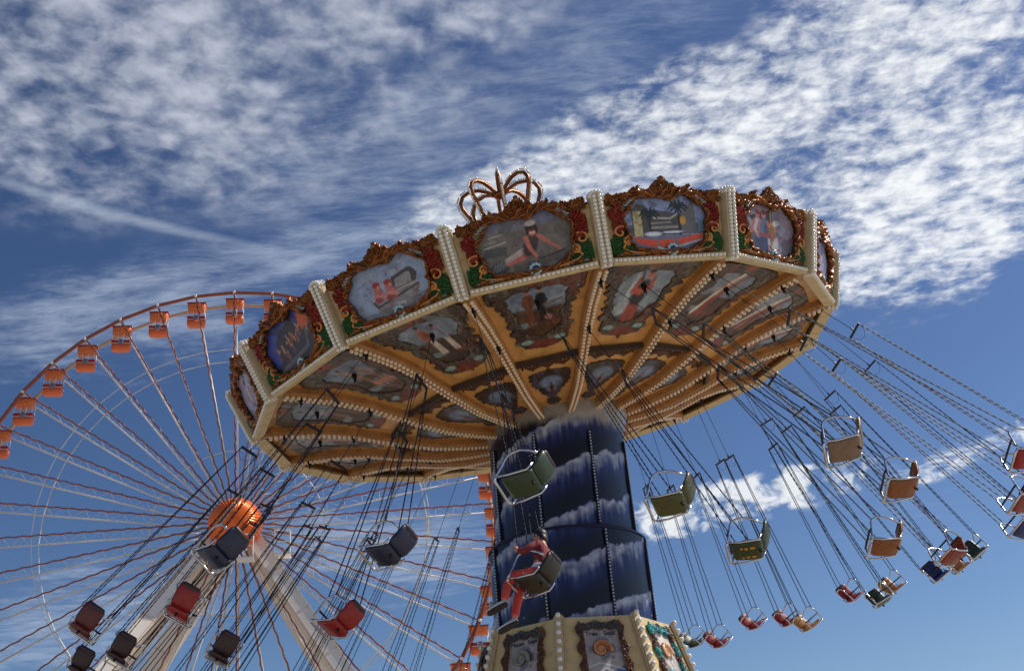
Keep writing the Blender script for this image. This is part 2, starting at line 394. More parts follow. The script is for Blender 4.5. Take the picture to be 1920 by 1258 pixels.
# head-local frame: rotate so that vertex 0 lies on local +x
hx = math.cos(PH)*aa_+math.sin(PH)*bb_; hy = np.cross(nn_, hx)
HEAD = basis(hx, hy, nn_, C)
canopy = empty('swing_ride_canopy', HEAD, 'tilted ornate gold canopy of the flying swing ride, ringed by painted panels', 'swing ride')
PROF = np.array([(6.3, .04), (6.0, 0), (5.4, -.06), (4.8, -.15), (4.15, -.31), (3.4, -.58), (2.6, -.84), (1.9, -.96), (1.3, -1.02)])
def zprof(r): return np.interp(r, PROF[::-1, 0], PROF[::-1, 1])
def rib_pt(i, r, dz=0): t = i*STEP; return np.array([r*math.cos(t), r*math.sin(t), zprof(r)+dz])

# -- ceiling sectors (local: between rib 0 and rib 1), rotated copies
def sector_points(rr, ss, dz):
    """rr,ss arrays; ss in -1..1 across the sector, dz above the rib line"""
    k = (ss+1)/2
    p0 = np.stack([rr, np.zeros_like(rr), zprof(rr)+dz], -1); t = STEP
    p1 = np.stack([rr*math.cos(t), rr*math.sin(t), zprof(rr)+dz], -1)
    return p0*(1-k[..., None])+p1*k[..., None]
def sector_board():
    rs = np.linspace(1.3, 5.93, 24); ss = np.linspace(-1, 1, 5)
    R, S = np.meshgrid(rs, ss, indexing='ij'); P = sector_points(R, S, .13+0*R); P2 = P+np.array([0, 0, .04])
    H, W = R.shape; idx = np.arange(H*W).reshape(H, W)
    q = np.stack([idx[:-1, :-1], idx[:-1, 1:], idx[1:, 1:], idx[1:, :-1]], -1).reshape(-1, 4)
    return fastmesh('ceiling_panel', np.concatenate([P.reshape(-1, 3), P2.reshape(-1, 3)]), np.concatenate([q, q[:, ::-1]+H*W]))
board_me = sector_board()
# outer cartouche outline, measured along r (mm across)
CR = np.array([3.66, 3.72, 3.85, 4.1, 4.5, 4.85, 5.1, 5.3, 5.5, 5.68, 5.76])
CHW = np.array([.0, .30, .45, .52, .56, .62, .74, .93, .97, .80, .0])
GH, GW = 120, 110
rg = np.linspace(3.6, 5.84, GH); wg = np.linspace(-1.06, 1.06, GW); RG, WG = np.meshgrid(rg, wg, indexing='ij')
SG = WG/(RG*math.sin(STEP/2))
def cart_masks(seed):
    hw = np.interp(RG, CR, CHW)
    teeth = .055*sm(.35, .8, vnoise(RG*11+seed*3, np.sign(WG)*9+0*RG+seed))*(RG < 5.2)
    teeth2 = .03*np.sin(RG*30+seed)
    edge = hw+teeth+teeth2*(RG > 4)+.05*(fbm(RG*6+seed, WG*6)-.5)*2
    full = (np.abs(WG) < edge) & (np.abs(SG) < .84)
    phw = np.interp(RG, [3.95, 4.05, 4.3, 4.7, 5.0, 5.25, 5.42, 5.5], [0, .24, .38, .42, .46, .52, .40, 0])
    pe = phw+.06*(fbm(RG*4+9+seed, WG*4)-.5)*2*2
    pict = (np.abs(WG) < pe) & full
    return full, pict, phw
SC = [  # painted ceiling scenes: (sky, ground, list of people)
    ((150, 168, 190), (104, 74, 56), [(-.05, .38, .5, (196, 190, 186), (150, 96, 70)), (.2, .36, .45, (140, 150, 160), (120, 80, 70))]),
    ((160, 176, 196), (92, 70, 54), [(-.12, .36, .55, (176, 92, 44), (214, 198, 180)), (.14, .36, .5, (150, 164, 190), (222, 206, 190))]),
    ((164, 182, 204), (110, 74, 46), [(-.14, .34, .62, (140, 86, 50), (136, 82, 50)), (.12, .36, .62, (24, 28, 34), (180, 132, 120))]),
    ((170, 190, 204), (96, 104, 108), [(.02, .30, .72, (58, 40, 44), (176, 66, 52))]),
    ((164, 180, 198), (120, 84, 64), [(-.02, .30, .66, (196, 176, 150), (150, 60, 52))]),
    ((170, 180, 194), (120, 84, 70), [(.0, .32, .6, (210, 196, 186), (176, 120, 104)), (.2, .34, .5, (150, 84, 70), (120, 80, 70))]),
]
def ceiling_scene(i):
    full, pict, phw = cart_masks(i % 5)
    cv = Canvas(GW, GH, -1.06, 1.06, 0, 1, (84, 62, 46)); cv.X = WG; cv.Y = (RG-3.6)/2.24
    border = Canvas(GW, GH, -1.06, 1.06, 0, 1, (74, 52, 37)); border.X = WG; border.Y = cv.Y
    border.blotch(5, .85, (122, 112, 98), i+3, .48, .66).blotch(7, .8, (48, 32, 24), i+9, .5, .62).blotch(4, .75, (132, 56, 34), i+5, .58, .7).blotch(6, .8, (120, 150, 146), i+13, .66, .74)
    scr = np.abs(np.sin(fbm(RG*3.2+i, np.abs(WG)*3.2+2, 3)*38)); border.mix(.45*sm(.6, .95, scr), (128, 112, 94)).mix(.85*sm(.40, .05, scr), (38, 26, 18))
    border.mix(sm(.03, .0, np.abs(np.abs(WG)-phw-.05))*.7*(RG < 5.4), (44, 34, 28)).mix(sm(.05, .0, np.abs(np.abs(WG)-np.interp(RG, CR, CHW)+.06))*.55, (52, 34, 22))
    border.ell(0, .06, .28, .07, (124, 56, 40)).ell(-.3, .13, .1, .025, (146, 176, 172)).ell(.3, .13, .1, .025, (146, 176, 172)).ell(0, .93, .16, .05, (150, 70, 36)).gain(16, .45, i)
    sky, gr, ppl = SC[[0, 1, 2, 3, 4, 5, 4, 5, 4, 0, 1, 2, 3, 1, 5, 0][i % 16]]
    sky = tuple(int(c*.80) for c in sky); gr = tuple(int(c*.80) for c in gr); cv.a[:] = lin(gr); cv.blotch(5, .8, (58, 40, 30), i+1, .45, .62).blotch(7, .6, (124, 92, 70), i+8, .55, .68)
    hz_ = .50 if i != 3 else .36
    cv.mix(sm(hz_, hz_+.05, cv.Y+.06*(fbm(WG*5+i, RG*2)-.5)), sky); cv.mix(.5*sm(.55, .7, fbm(WG*4+i, RG*4))*(cv.Y > hz_), (176, 186, 202)).mix(.5*sm(.5, .7, fbm(WG*5+i+4, RG*5))*(cv.Y > hz_), (92, 100, 124))
    cv.ell(-.3, .33, .22, .035, (128, 146, 150)).ell(.28, .3, .18, .03, (120, 66, 50))
    if i == 2:
        cv.person(-.15, .33, .50, (132, 80, 44), (120, 72, 42), (176, 110, 84), armc=(120, 72, 40), hat=(88, 50, 30)).person(.07, .37, .46, (20, 24, 30), (26, 28, 34), (176, 110, 84), armc=(22, 26, 32), hat=(20, 22, 26)).ell(.16, .39, .07, .035, (176, 120, 116)).line([(.1, .56), (.42, .60)], .012, (120, 96, 80))
    elif i == 3:
        cv.ell(-.22, .34, .13, .09, (176, 188, 190)).ell(.22, .4, .1, .1, (150, 168, 178)).ell(-.2, .6, .05, .2, (188, 198, 204))
        cv.line([(-.06, .22), (-.04, .4)], .055, (176, 70, 54)).line([(.08, .22), (.06, .4)], .055, (170, 66, 50)).ell(.02, .46, .14, .09, (48, 36, 38)).ell(.02, .60, .12, .10, (40, 32, 36)).line([(-.12, .70), (-.15, .56), (.04, .53)], .035, (196, 84, 66)).line([(.15, .70), (.17, .58), (.0, .53)], .035, (190, 80, 62)).ell(.03, .77, .06, .055, (196, 100, 80)).ell(.03, .82, .075, .035, (44, 30, 30)).line([(-.16, .86), (-.08, .70)], .016, (60, 50, 52))
    else:
        for (x, y, h, t, l) in ppl: cv.person(x, y-.02, h*.85, tuple(int(c*.88) for c in t), l, (190, 120, 98), armc=t if (i % 2) else None)
    if i == 0:
        for k in range(4): cv.poly([(-.1+.12*k, .30), (-.02+.12*k, .30), (-.02+.12*k, .44), (-.1+.12*k, .44)], (134, 128, 136))
        cv.line([(-.1, .38), (.36, .36)], .03, (196, 120, 90))
    if i in (4, 5, 6, 7): cv.line([(-.2, .3), (.1, .9)], .035, (226, 212, 190)).line([(-.06, .3), (.22, .8)], .03, (150, 50, 46))
    cv.gain(14, .4, i).gain(40, .3, i+2)
    bm_ = full & ~(pict)
    # keep one cell of overlap so that frame and picture butt without a gap
    ov = pict.copy(); ov[1:-1, 1:-1] = pict[1:-1, 1:-1] & pict[:-2, 1:-1] & pict[2:, 1:-1] & pict[1:-1, :-2] & pict[1:-1, 2:]
    P1 = sector_points(RG, SG, .095+.012*(0.5-fbm(RG*14, WG*14))*2); P2 = sector_points(RG, SG, .11+0*RG)
    return (relief('cartouche_frame', full & ~ov, P1, np.array([0, 0, -1.]), .03, border.a), relief('painted_scene', pict, P2, np.array([0, 0, -1.]), .012, cv.a))
# inner fan
GH2, GW2 = 60, 60
rg2 = np.linspace(1.62, 3.2, GH2); wg2 = np.linspace(-.52, .52, GW2); RG2, WG2 = np.meshgrid(rg2, wg2, indexing='ij'); SG2 = WG2/(RG2*math.sin(STEP/2))
def inner_fan(i):
    hw = np.interp(RG2, [1.66, 1.72, 1.8, 1.92, 2.02, 2.1, 2.6, 2.85, 2.96, 3.02], [0, .12, .15, .12, .06, .12, .36, .42, .36, 0])
    e = hw+.035*(fbm(RG2*9+i, WG2*9)-.5)*2+.02*np.sin(RG2*46); full = (np.abs(WG2) < e) & (np.abs(SG2) < .82)
    cv = Canvas(GW2, GH2, -.52, .52, 0, 1, (70, 48, 34)); cv.X = WG2; cv.Y = (RG2-1.62)/1.58
    cv.blotch(8, .6, (40, 30, 26), i).ell(0, .64, .21, .12, (128, 144, 172)).ell(0, .50, .10, .10, (110, 126, 152)).blotch(9, .45, (96, 104, 122), i+3, .5, .62)
    cv.person(0, .34, .30, (60, 44, 50), (96, 66, 60), (150, 100, 90)).gain(18, .4, i)
    return relief('inner_cartouche', full, sector_points(RG2, SG2, .105+0*RG2), np.array([0, 0, -1.]), .02, cv.a)
def fretwork():
    W, H = 90, 26; r = np.linspace(3.05, 3.33, H); w = np.linspace(-.58, .58, W); Rr, Ww = np.meshgrid(r, w, indexing='ij')
    k = np.abs(Ww)*11; mask = ((fbm(Rr*15+4, np.abs(Ww)*12, 3) > .47) | (np.abs(np.hypot(Rr-3.2, (np.abs(Ww)*7 % 1-.5)/7)-.045) < .018)) & (Rr > 3.06+.08*np.abs(np.sin(k))) & (np.abs(Ww/(Rr*math.sin(STEP/2))) < .8)
    return relief('fretwork', mask, sector_points(Rr, Ww/(Rr*math.sin(STEP/2)), .10+0*Rr), np.array([0, 0, -1.]), .02)
fret_me = fretwork()
def ring_beam():
    b = MB(); a = sector_points(np.array([3.40, 3.40]), np.array([-.86, .86]), np.array([.06, .06]))
    d = a[1]-a[0]; L = np.linalg.norm(d); d /= L; up = np.array([0, 0, 1.]); nx = np.cross(up, d)
    b.box((a[0]+a[1])/2, (L, .065, .10), (d, nx, up)); return b.mesh('ring_beam', False)
beam_me = ring_beam()
# rib with its bulb rows
def rib_mesh():
    rs = np.linspace(1.33, 5.95, 26); V = []; Q = []
    for r in rs:
        w = .062+.045*(r-1.3)/4.7; z = zprof(r)
        V += [(r, -w, z+.15), (r, -w, z+.02), (r, -w*.6, z-.03), (r, w*.6, z-.03), (r, w, z+.02), (r, w, z+.15)]
    for i in range(len(rs)-1):
        for k in range(6): Q.append((i*6+k, (i+1)*6+k, (i+1)*6+(k+1) % 6, i*6+(k+1) % 6))
    n = len(V); Q += [(0, 1, 4, 5), (1, 2, 3, 4), (n-1, n-2, n-5, n-6), (n-2, n-3, n-4, n-5)]
    return fastmesh('rib', V, Q, smooth=False)
rib_me = rib_mesh()
def rib_bulbs():
    b = MB(); r = 1.45
    while r < 5.85:
        w = .036+.022*(r-1.3)/4.7; s = .026+.016*(r-1.3)/4.7
        for sg in (-1, 1): b.sphere((r, sg*w, zprof(r)-.035-s*.5), s, 8, 5)
        r += .072+.040*(r-1.3)/4.7
    return b.mesh('bulb_rows')
ribbulb_me = rib_bulbs()
hook_me = MB().box((0, 0, .03), (.07, .06, .09)).box((0, 0, -.04), (.04, .035, .08)).tube([(.0, 0, -.07), (.03, 0, -.10), (0.01, 0, -.12)], .011, 5).mesh('hook', False)
ROWS = [(5.5, .02), (4.9, .10), (4.15, -.33)]
for i in range(NS):
    mx = RZ(i*STEP)
    cp = link('ceiling_panel', board_me, M['gold'], canopy, mx)
    a, b = ceiling_scene(i)
    link('cartouche_frame', a, M['paint'], cp); link('painted_scene', b, M['paint'], cp)
    link('inner_cartouche', inner_fan(i), M['paint'], cp); link('fretwork', fret_me, M['lace'], cp)
    link('ring_beam', beam_me, M['darkwood'], canopy, mx)
    rb = link('rib', rib_me, M['rib'], canopy, mx)
    link('bulb_rows', ribbulb_me, M['pearlw'], rb, stuff=True)
    for r in (0, 2):
        p = rib_pt(0, ROWS[r][0], -.09); link('hook', hook_me, M['black'], rb, T3(*p))
    p = sector_points(np.array(4.9/math.cos(STEP/2)), np.array(0.), np.array(.05)); link('hook', hook_me, M['black'], cp, T3(*p)@RZ(STEP/2))

# -- fascia
EW = 2*RB*math.sin(STEP/2); EW2 = 2*RT*math.sin(STEP/2)
apo = math.cos(STEP/2); SLH = math.hypot(HT, (RT-RB)*apo)
def panel_matrix(i):
    t0, t1 = i*STEP, (i+1)*STEP
    A = np.array([RB*math.cos(t0), RB*math.sin(t0), 0]); B = np.array([RB*math.cos(t1), RB*math.sin(t1), 0])
    A2 = np.array([RT*math.cos(t0), RT*math.sin(t0), HT]); B2 = np.array([RT*math.cos(t1), RT*math.sin(t1), HT])
    Mid = (A+B)/2; ex = (B-A)/np.linalg.norm(B-A); up = (A2+B2)/2-Mid; up /= np.linalg.norm(up); return basis(ex, up, np.cross(ex, up), Mid)
# board with an arched top
def fascia_board():
    hb, ht = EW/2-.02, EW2/2-.02; pts = [(-hb, 0), (hb, 0)]
    for x in np.linspace(1, -1, 15): pts.append((x*ht*.985, .97+.10*math.cos(x*PI/2)**1.5))
    return MB().prism(pts, -.07, 0).mesh('fascia_panel', False)
board2 = fascia_board()
lining = MB().box((0, .17, -.085), (EW-.16, .34, .024)).mesh('lining', False)
FW, FH = 190, 122
fx = np.linspace(-1.12, 1.12, FW); fy = np.linspace(.02, 1.44, FH); FX, FY = np.meshgrid(fx, fy)
half = [(0, .12), (.24, .11), (.46, .14), (.63, .21), (.73, .33), (.735, .48), (.80, .62), (.77, .76), (.66, .85), (.57, .98), (.42, 1.06), (.24, 1.04), (.12, 1.0), (0, 1.02)]
full_out = np.array(half+[(-x, y) for x, y in half[-2:0:-1]])
def closed_smooth(p, n=8):
    out = []; K = len(p)
    for i in range(K):
        p0, p1, p2, p3 = p[i-1], p[i], p[(i+1) % K], p[(i+2) % K]
        for t in np.linspace(0, 1, n, endpoint=False):
            out.append(.5*((2*p1)+(-p0+p2)*t+(2*p0-5*p1+4*p2-p3)*t*t+(-p0+3*p1-3*p2+p3)*t**3))
    return np.array(out)
OUT = closed_smooth(full_out)
def dist_s(X, Y, poly):
    best = np.full(X.shape, 9.); sarc = np.zeros(X.shape); acc = 0
    ins = np.zeros(X.shape, bool)
    for i in range(len(poly)):
        a = poly[i]; b = poly[(i+1) % len(poly)]; d = b-a; L2 = d@d+1e-12
        t = np.clip(((X-a[0])*d[0]+(Y-a[1])*d[1])/L2, 0, 1); dd = np.hypot(X-a[0]-t*d[0], Y-a[1]-t*d[1])
        k = dd < best; best[k] = dd[k]; L = math.sqrt(L2); sarc[k] = acc+t[k]*L; acc += L
        ins ^= ((a[1] > Y) != (b[1] > Y)) & (X < (b[0]-a[0])*(Y-a[1])/(b[1]-a[1]+1e-12)+a[0])
    return np.where(ins, -best, best), sarc
DD, SS = dist_s(FX, FY, OUT)
AX = np.abs(FX)
def frame_relief():
    # carved moulding: widest along the top, cresting in the middle, lobed like leaves
    topk = .8*sm(.78, 1.04, FY)*sm(.85, .45, AX)
    w_out = .035+.10*topk+.20*sm(.30, .0, AX)*sm(.9, 1.0, FY)+.06*sm(.5, .56, AX)*sm(.72, .62, AX)*sm(.8, .95, FY)+.05*sm(.2, .05, FY)
    w_out = w_out*(.80+.32*np.abs(np.sin(SS*11+.6))**.7)+.04*(fbm(FX*9+3, FY*9)-.5)
    w_in = .035+.02*np.sin(SS*13)+.02*topk
    m_ = (DD < w_out) & (DD > -w_in)
    # corner leaves at the top, low bottom rail of leaves, centre crest with two horns
    for cx, cy, rx, ry in ((.86, 1.00, .14, .10), (.96, .98, .10, .08), (1.0, 1.03, .07, .06), (.72, 1.03, .12, .08), (.0, 1.21, .12, .13), (.13, 1.18, .11, .07), (.0, 1.31, .05, .07)):
        e = ((AX-cx)/rx)**2+((FY-cy)/ry)**2; m_ |= e < 1+.6*(fbm(FX*14+cx*9, FY*14)-.5)*2
    m_ |= (FY > .87+.05*fbm(FX*8, FY*8)) & (FY < 1.06+.05*np.sin(AX*19+1)+.07*(fbm(FX*10+5, FY*10)-.5)*2) & (AX > .55) & (AX < 1.08) & (DD > 0)
    horn = np.hypot((AX-.47)/.035, (FY-1.13-.5*(AX-.42))/.07) < 1; m_ |= horn
    base = (FY < .115+.035*np.sin(AX*17)+.03*(fbm(FX*12, FY*12)-.5)*2) & (FY > .045+.012*np.sin(AX*30)) & (AX < 1.0); m_ |= base
    h = .055+.05*np.exp(-(DD/.05)**2)+.06*np.abs(np.sin(SS*17+DD*30*np.sign(np.sin(SS*4))))**1.5*sm(.3, .02, np.abs(DD))
    h += .06*(fbm(FX*13, FY*13, 3)-.35)+.05*sm(.2, .0, np.hypot(FX, FY-1.15))
    far = sm(.06, .14, DD); h += far*(.09*np.abs(np.sin(fbm(FX*5+2, FY*5+1, 3)*34))-.03)
    P = np.stack([FX, FY, np.maximum(h, .02)], -1); return relief('gilded_frame', m_, P, np.array([0, 0, 1.]), .06)
frame_me = frame_relief()
def foliage(kind, sgn):
    X = FX*sgn
    if kind == 'red': e = ((X-.89)/.165)**2+((FY-.70)/.27)**2; th = 1.0; nz = fbm(FX*9+7, FY*9, 4)
    else: e = ((X-.84)/.25)**2+((FY-.23)/.215)**2; th = 1.05; nz = fbm(FX*13+1, FY*13+9, 4)
    m_ = (e < th+1.1*(nz-.5)*2) & (DD > -.02) & (X < 1.04)
    ang = np.arctan2(FY-.45, X-.62); rid = np.abs(np.sin(ang*26+nz*9))*(.55+.45*np.abs(np.sin(np.hypot(X-.62, FY-.45)*34+nz*8))); h = (.05 if kind == 'red' else .03)+.11*sm(1.3, .2, e)*(.15+.85*rid)
    return relief(kind+'_leaves', m_, np.stack([FX, FY, h], -1), np.array([0, 0, 1.]), .04)
red_me = [foliage('red', s) for s in (-1, 1)]; green_me = [foliage('green', s) for s in (-1, 1)]
def scroll(sgn):
    p = []; c = np.array([.76, .30])
    for t in np.linspace(0, 2.6*PI, 34): r = .018+.028*t/(2.6*PI)*2.0; p.append((c[0]+r*math.cos(t+.2), c[1]+r*math.sin(t+.2)))
    end = p[-1]
    for x, y in ((.85, .19), (.75, .135), (.6, .11), (.44, .09), (.3, .115), (.22, .10)): p.append((x, y))
    K = len(p); b = MB(); b.tube([(x*sgn, y, .10) for x, y in p], [.016+.014*math.sin(PI*i/K) for i in range(K)], 7)
    b.sphere((c[0]*sgn, c[1], .11), .035, 8, 5)
    return b.mesh('scroll')
scroll_me = [scroll(s) for s in (-1, 1)]
def volute(sgn):
    b = MB(); c = (.88, .455); p = [(c[0]+(.02+.018*t)*math.cos(t*1.0+2.2), c[1]+(.02+.018*t)*math.sin(t+2.2)*.8) for t in np.linspace(0, 6.2, 24)]
    b.tube([(x*sgn, y, .11) for x, y in p], .022, 6); return b.mesh('volute')
vol_me = [volute(s) for s in (-1, 1)]
leafs = MB()
for s in (-1, 1):
    for k in range(4): leafs.sphere((s*(.60+.045*k), 1.0-.035*k, .115), .045, 8, 5, (1.3, .55, .5)); leafs.sphere((s*(.58+.1*k), .085+.004*k, .075), .045, 8, 5, (1.4, .6, .5))
leafs_me = leafs.mesh('silver_leaves')
jew = MB().sphere((0, 0, 0), .062, 14, 9, (1, 1, .7)).mesh('jewel')
jring = MB(); jring.tube([(.078*math.cos(t), .078*math.sin(t), 0) for t in np.linspace(0, 2*PI, 20, endpoint=False)], .026, 7, closed=True)
for t in np.linspace(0, 2*PI, 10, endpoint=False): jring.sphere((.095*math.cos(t), .095*math.sin(t), .0), .022, 6, 4)
jring_me = jring.mesh('jewel_setting')

PW, PH_ = 150, 90
def picture(i):
    cv = Canvas(PW, PH_, -.90, .90, .05, 1.14, (150, 166, 192))
    cv.X = cv.X/1.16; cv.Y = .04+(cv.Y-.04)/1.03
    if i == 1:      # two people in an open car, pale sky
        cv.a[:] = lin((142, 162, 192)); cv.blotch(3, .5, (168, 184, 208), 1).grad(.42, .08, (140, 150, 168)).blotch(9, .25, (112, 130, 160), 5)
        cv.poly([(-.62, .08), (.72, .08), (.72, .30), (.30, .22), (-.1, .20), (-.62, .22)], (124, 132, 150)).line([(-.62, .25), (-.2, .22), (.3, .24), (.7, .33)], .01, (96, 102, 118))
        cv.poly([(-.20, .10), (.30, .12), (.46, .44), (.42, .49), (-.30, .43), (-.33, .38)], (136, 130, 132)).poly([(-.16, .12), (.28, .13), (.36, .28), (-.24, .26)], (112, 108, 112)).blotch(7, .35, (176, 172, 174), 4)
        cv.poly([(.02, .48), (.42, .50), (.47, .62), (.42, .73), (.34, .76), (.06, .70)], (74, 70, 74)).poly([(.08, .50), (.35, .52), (.37, .66), (.33, .70), (.10, .65)], (150, 146, 148)).line([(-.34, .45), (-.27, .32), (.44, .45)], .013, (58, 50, 54)).line([(-.34, .44), (.44, .50)], .010, (190, 170, 164))
        for hx, hy in ((-.20, .63), (-.01, .61)):
            cv.ell(hx, hy-.14, .085, .12, (196, 118, 116)).ell(hx-.02, hy-.20, .07, .05, (150, 74, 76)).ell(hx, hy, .058, .075, (200, 112, 98)).ell(hx, hy+.045, .064, .045, (158, 50, 46)).ell(hx+.02, hy-.01, .02, .03, (222, 150, 134)).line([(hx-.06, hy-.12), (hx+.1, hy-.19)], .022, (212, 134, 124))
        cv.poly([(-.06, .18), (.14, .17), (.18, .27), (-.02, .30)], (178, 176, 180)).blotch(11, .4, (120, 60, 66), 6, .62, .7)
        cv.line([(-.5, .72), (-.33, .77)], .008, (108, 122, 152)).line([(.05, .82), (.28, .85)], .008, (108, 122, 152)).line([(.07, .85), (.22, .87)], .006, (108, 122, 152))
    elif i == 2:    # girl in a dark bathing suit on sand
        cv.a[:] = lin((108, 100, 94)); cv.grad(.76, .9, (104, 116, 152)).blotch(5, .5, (134, 126, 118), 2).blotch(7, .5, (78, 74, 74), 6, .55, .7).blotch(16, .3, (140, 134, 128), 9)
        cv.poly([(-.62, .46), (-.3, .44), (-.28, .58), (-.58, .60)], (82, 82, 84)).line([(-.58, .61), (-.28, .65)], .008, (186, 180, 172)).line([(-.5, .76), (-.3, .78)], .007, (180, 176, 170)).line([(-.56, .68), (-.42, .70)], .02, (140, 136, 132))
        cv.ell(-.44, .25, .16, .11, (58, 66, 72), 20).ell(-.42, .29, .12, .05, (96, 104, 108), 20)
        for k in range(4): cv.line([(-.54+.05*k, .18+.02*k), (-.48+.05*k, .33+.02*k)], .006, (120, 126, 128))
        cv.line([(-.30, .31), (-.12, .35), (.02, .40)], .038, (196, 104, 92), .05).line([(-.30, .36), (-.1, .44), (.0, .47)], .035, (184, 168, 160), .05)
        cv.ell(.05, .50, .10, .17, (60, 46, 50), -28).ell(.1, .6, .08, .1, (74, 54, 58), -20).line([(.01, .64), (.04, .47), (.12, .30)], .034, (206, 116, 102), .02).line([(.19, .64), (.32, .50), (.45, .37)], .030, (196, 110, 96), .016)
        cv.ell(.115, .735, .066, .082, (196, 118, 102)).ell(.115, .79, .088, .055, (52, 34, 32)).ell(.05, .74, .022, .06, (52, 34, 32)).ell(.18, .74, .022, .06, (52, 34, 32)).ell(.115, .86, .078, .045, (192, 184, 176)).line([(.09, .705), (.145, .705)], .011, (236, 206, 190)).line([(.085, .75), (.15, .75)], .010, (110, 62, 54))
        cv.line([(.12, .30), (.2, .285), (.5, .34)], .014, (58, 54, 56)).line([(-.2, .2), (.6, .26)], .05, (80, 74, 72), k=.6)
    elif i == 3:    # exhibition hall with palms and orange barriers
        cv.a[:] = lin((140, 156, 200)); cv.grad(.7, .3, (166, 178, 204))
        cv.poly([(-.66, .38), (.68, .38), (.68, .56), (-.66, .56)], (92, 104, 128))
        cv.poly([(-.52, .34), (-.28, .34), (-.28, .86), (-.42, .9), (-.52, .8)], (86, 82, 84)).poly([(-.5, .34), (-.36, .34), (-.36, .78), (-.5, .78)], (206, 192, 140))
        cv.poly([(-.28, .38), (.3, .38), (.3, .7), (-.1, .78), (-.28, .76)], (84, 82, 86)).blotch(12, .5, (58, 58, 64), 4, .5, .6).line([(-.2, .66), (.1, .64), (.24, .72)], .014, (190, 184, 172)).line([(-.22, .5), (.2, .5)], .02, (150, 146, 140)).line([(-.24, .57), (.1, .58)], .01, (160, 154, 144))
        cv.poly([(.26, .38), (.52, .38), (.5, .92), (.3, .76)], (112, 112, 116)).ell(.3, .6, .05, .07, (222, 164, 60)).poly([(.54, .4), (.7, .4), (.7, .58), (.54, .6)], (110, 136, 160))
        for px, py, hh in ((.24, .82, .5), (-.24, .72, .3)):
            cv.line([(px, py), (px, py-hh)], .014, (34, 32, 36))
            for a in np.linspace(0, 2*PI, 11): cv.line([(px, py), (px+.11*math.cos(a), py+.08*math.sin(a)+.02), (px+.15*math.cos(a), py+.07*math.sin(a)-.02)], .014, (26, 46, 44))
        cv.ell(-.2, .4, .14, .035, (226, 230, 238)).ell(.12, .42, .16, .02, (220, 226, 236)).poly([(-.6, .1), (.66, .1), (.66, .36), (-.6, .36)], (118, 122, 146))
        cv.poly([(-.56, .36), (-.16, .30), (-.16, .18), (-.4, .24), (-.54, .33)], (232, 84, 58)).poly([(-.12, .30), (.12, .30), (.12, .2), (0, .17), (-.12, .2)], (240, 92, 48)).poly([(.16, .30), (.6, .38), (.6, .3), (.2, .2)], (236, 92, 66))
        cv.line([(-.14, .18), (0, .13), (.13, .18)], .012, (232, 232, 240)).line([(.18, .18), (.6, .28)], .01, (214, 214, 226))
    elif i == 4:    # women with a carousel horse
        cv.a[:] = lin((150, 132, 146)); cv.blotch(4, .6, (96, 84, 96), 3).blotch(5, .6, (186, 186, 204), 8).poly([(-.5, .75), (.1, .95), (.1, .7), (-.4, .66)], (64, 52, 52))
        cv.person(-.28, .1, .78, (226, 216, 216), (76, 84, 120), (214, 128, 110), (150, 60, 40)).person(-.12, .1, .8, (120, 132, 160), (84, 90, 126), (214, 128, 110), (120, 50, 36))
        cv.ell(.12, .32, .13, .22, (232, 222, 218)).ell(.1, .56, .1, .16, (240, 150, 60)).ell(.2, .72, .09, .05, (236, 230, 226), 20).line([(.02, .3), (.14, .18), (.24, .26)], .02, (206, 60, 48)).line([(.06, .95), (.06, .3)], .015, (190, 150, 90)).line([(-.2, .48), (.06, .46)], .03, (214, 96, 84))
        cv.blotch(6, .5, (70, 66, 80), 5, .55, .65)
    elif i == 0:    # night-blue sky with a crowd on a ride
        cv.a[:] = lin((58, 56, 74)); cv.poly([(-.7, .2), (-.45, .35), (-.4, .7), (-.2, .85), (.1, .9), (.3, 1.1), (-.8, 1.1)], (72, 84, 160)).poly([(.2, .75), (.6, .7), (.6, 1.1), (.1, 1.1)], (72, 84, 164)).blotch(6, .5, (34, 30, 40), 4)
        for k in range(16):
            r0 = random.Random(k); px, py = -.42+.055*k+r0.uniform(-.03, .03), .28+.018*k+r0.uniform(0, .2)
            cv.ell(px, py, .035, .06, [(136, 80, 78), (66, 54, 66), (150, 84, 70), (90, 76, 100)][k % 4]).ell(px, py+.085, .022, .028, (186, 130, 104))
            if k % 3 == 0: cv.line([(px, py+.03), (px-.03, py+.17)], .011, (190, 140, 110))
        cv.ell(.42, .78, .12, .16, (206, 96, 56)).line([(-.5, .22), (.3, .34), (.4, .62)], .03, (98, 94, 100))
    elif i in (5, 15):
        cv.a[:] = lin((160, 150, 178)); cv.blotch(3, .7, (110, 96, 120), i, .45, .65).blotch(5, .6, (196, 200, 220), i+2).person(-.15, .1, .75, (196, 190, 206), (120, 100, 120)).ell(.3, .25, .2, .12, (160, 176, 192))
    else:
        cv.grad(.5, .2, (120, 104, 90)); cv.blotch(4, .5, (190, 196, 206), i).blotch(5, .5, (96, 84, 80), i+4)
        for k in range(2): cv.person(-.3+.4*k, .12, .7, [(170, 70, 60), (70, 76, 110), (196, 180, 160)][(i+k) % 3], (96, 84, 90))
    cv.X = cv.X*1.16; cv.Y = .04+(cv.Y-.04)*1.03; cv.gain(11, .22, i).gain(34, .22, i+3)
    d, s_ = dist_s(cv.X, cv.Y, OUT)
    return relief('painted_picture', d < .03, np.stack([cv.X, cv.Y, .028+0*cv.X], -1), np.array([0, 0, 1.]), .012, cv.a)

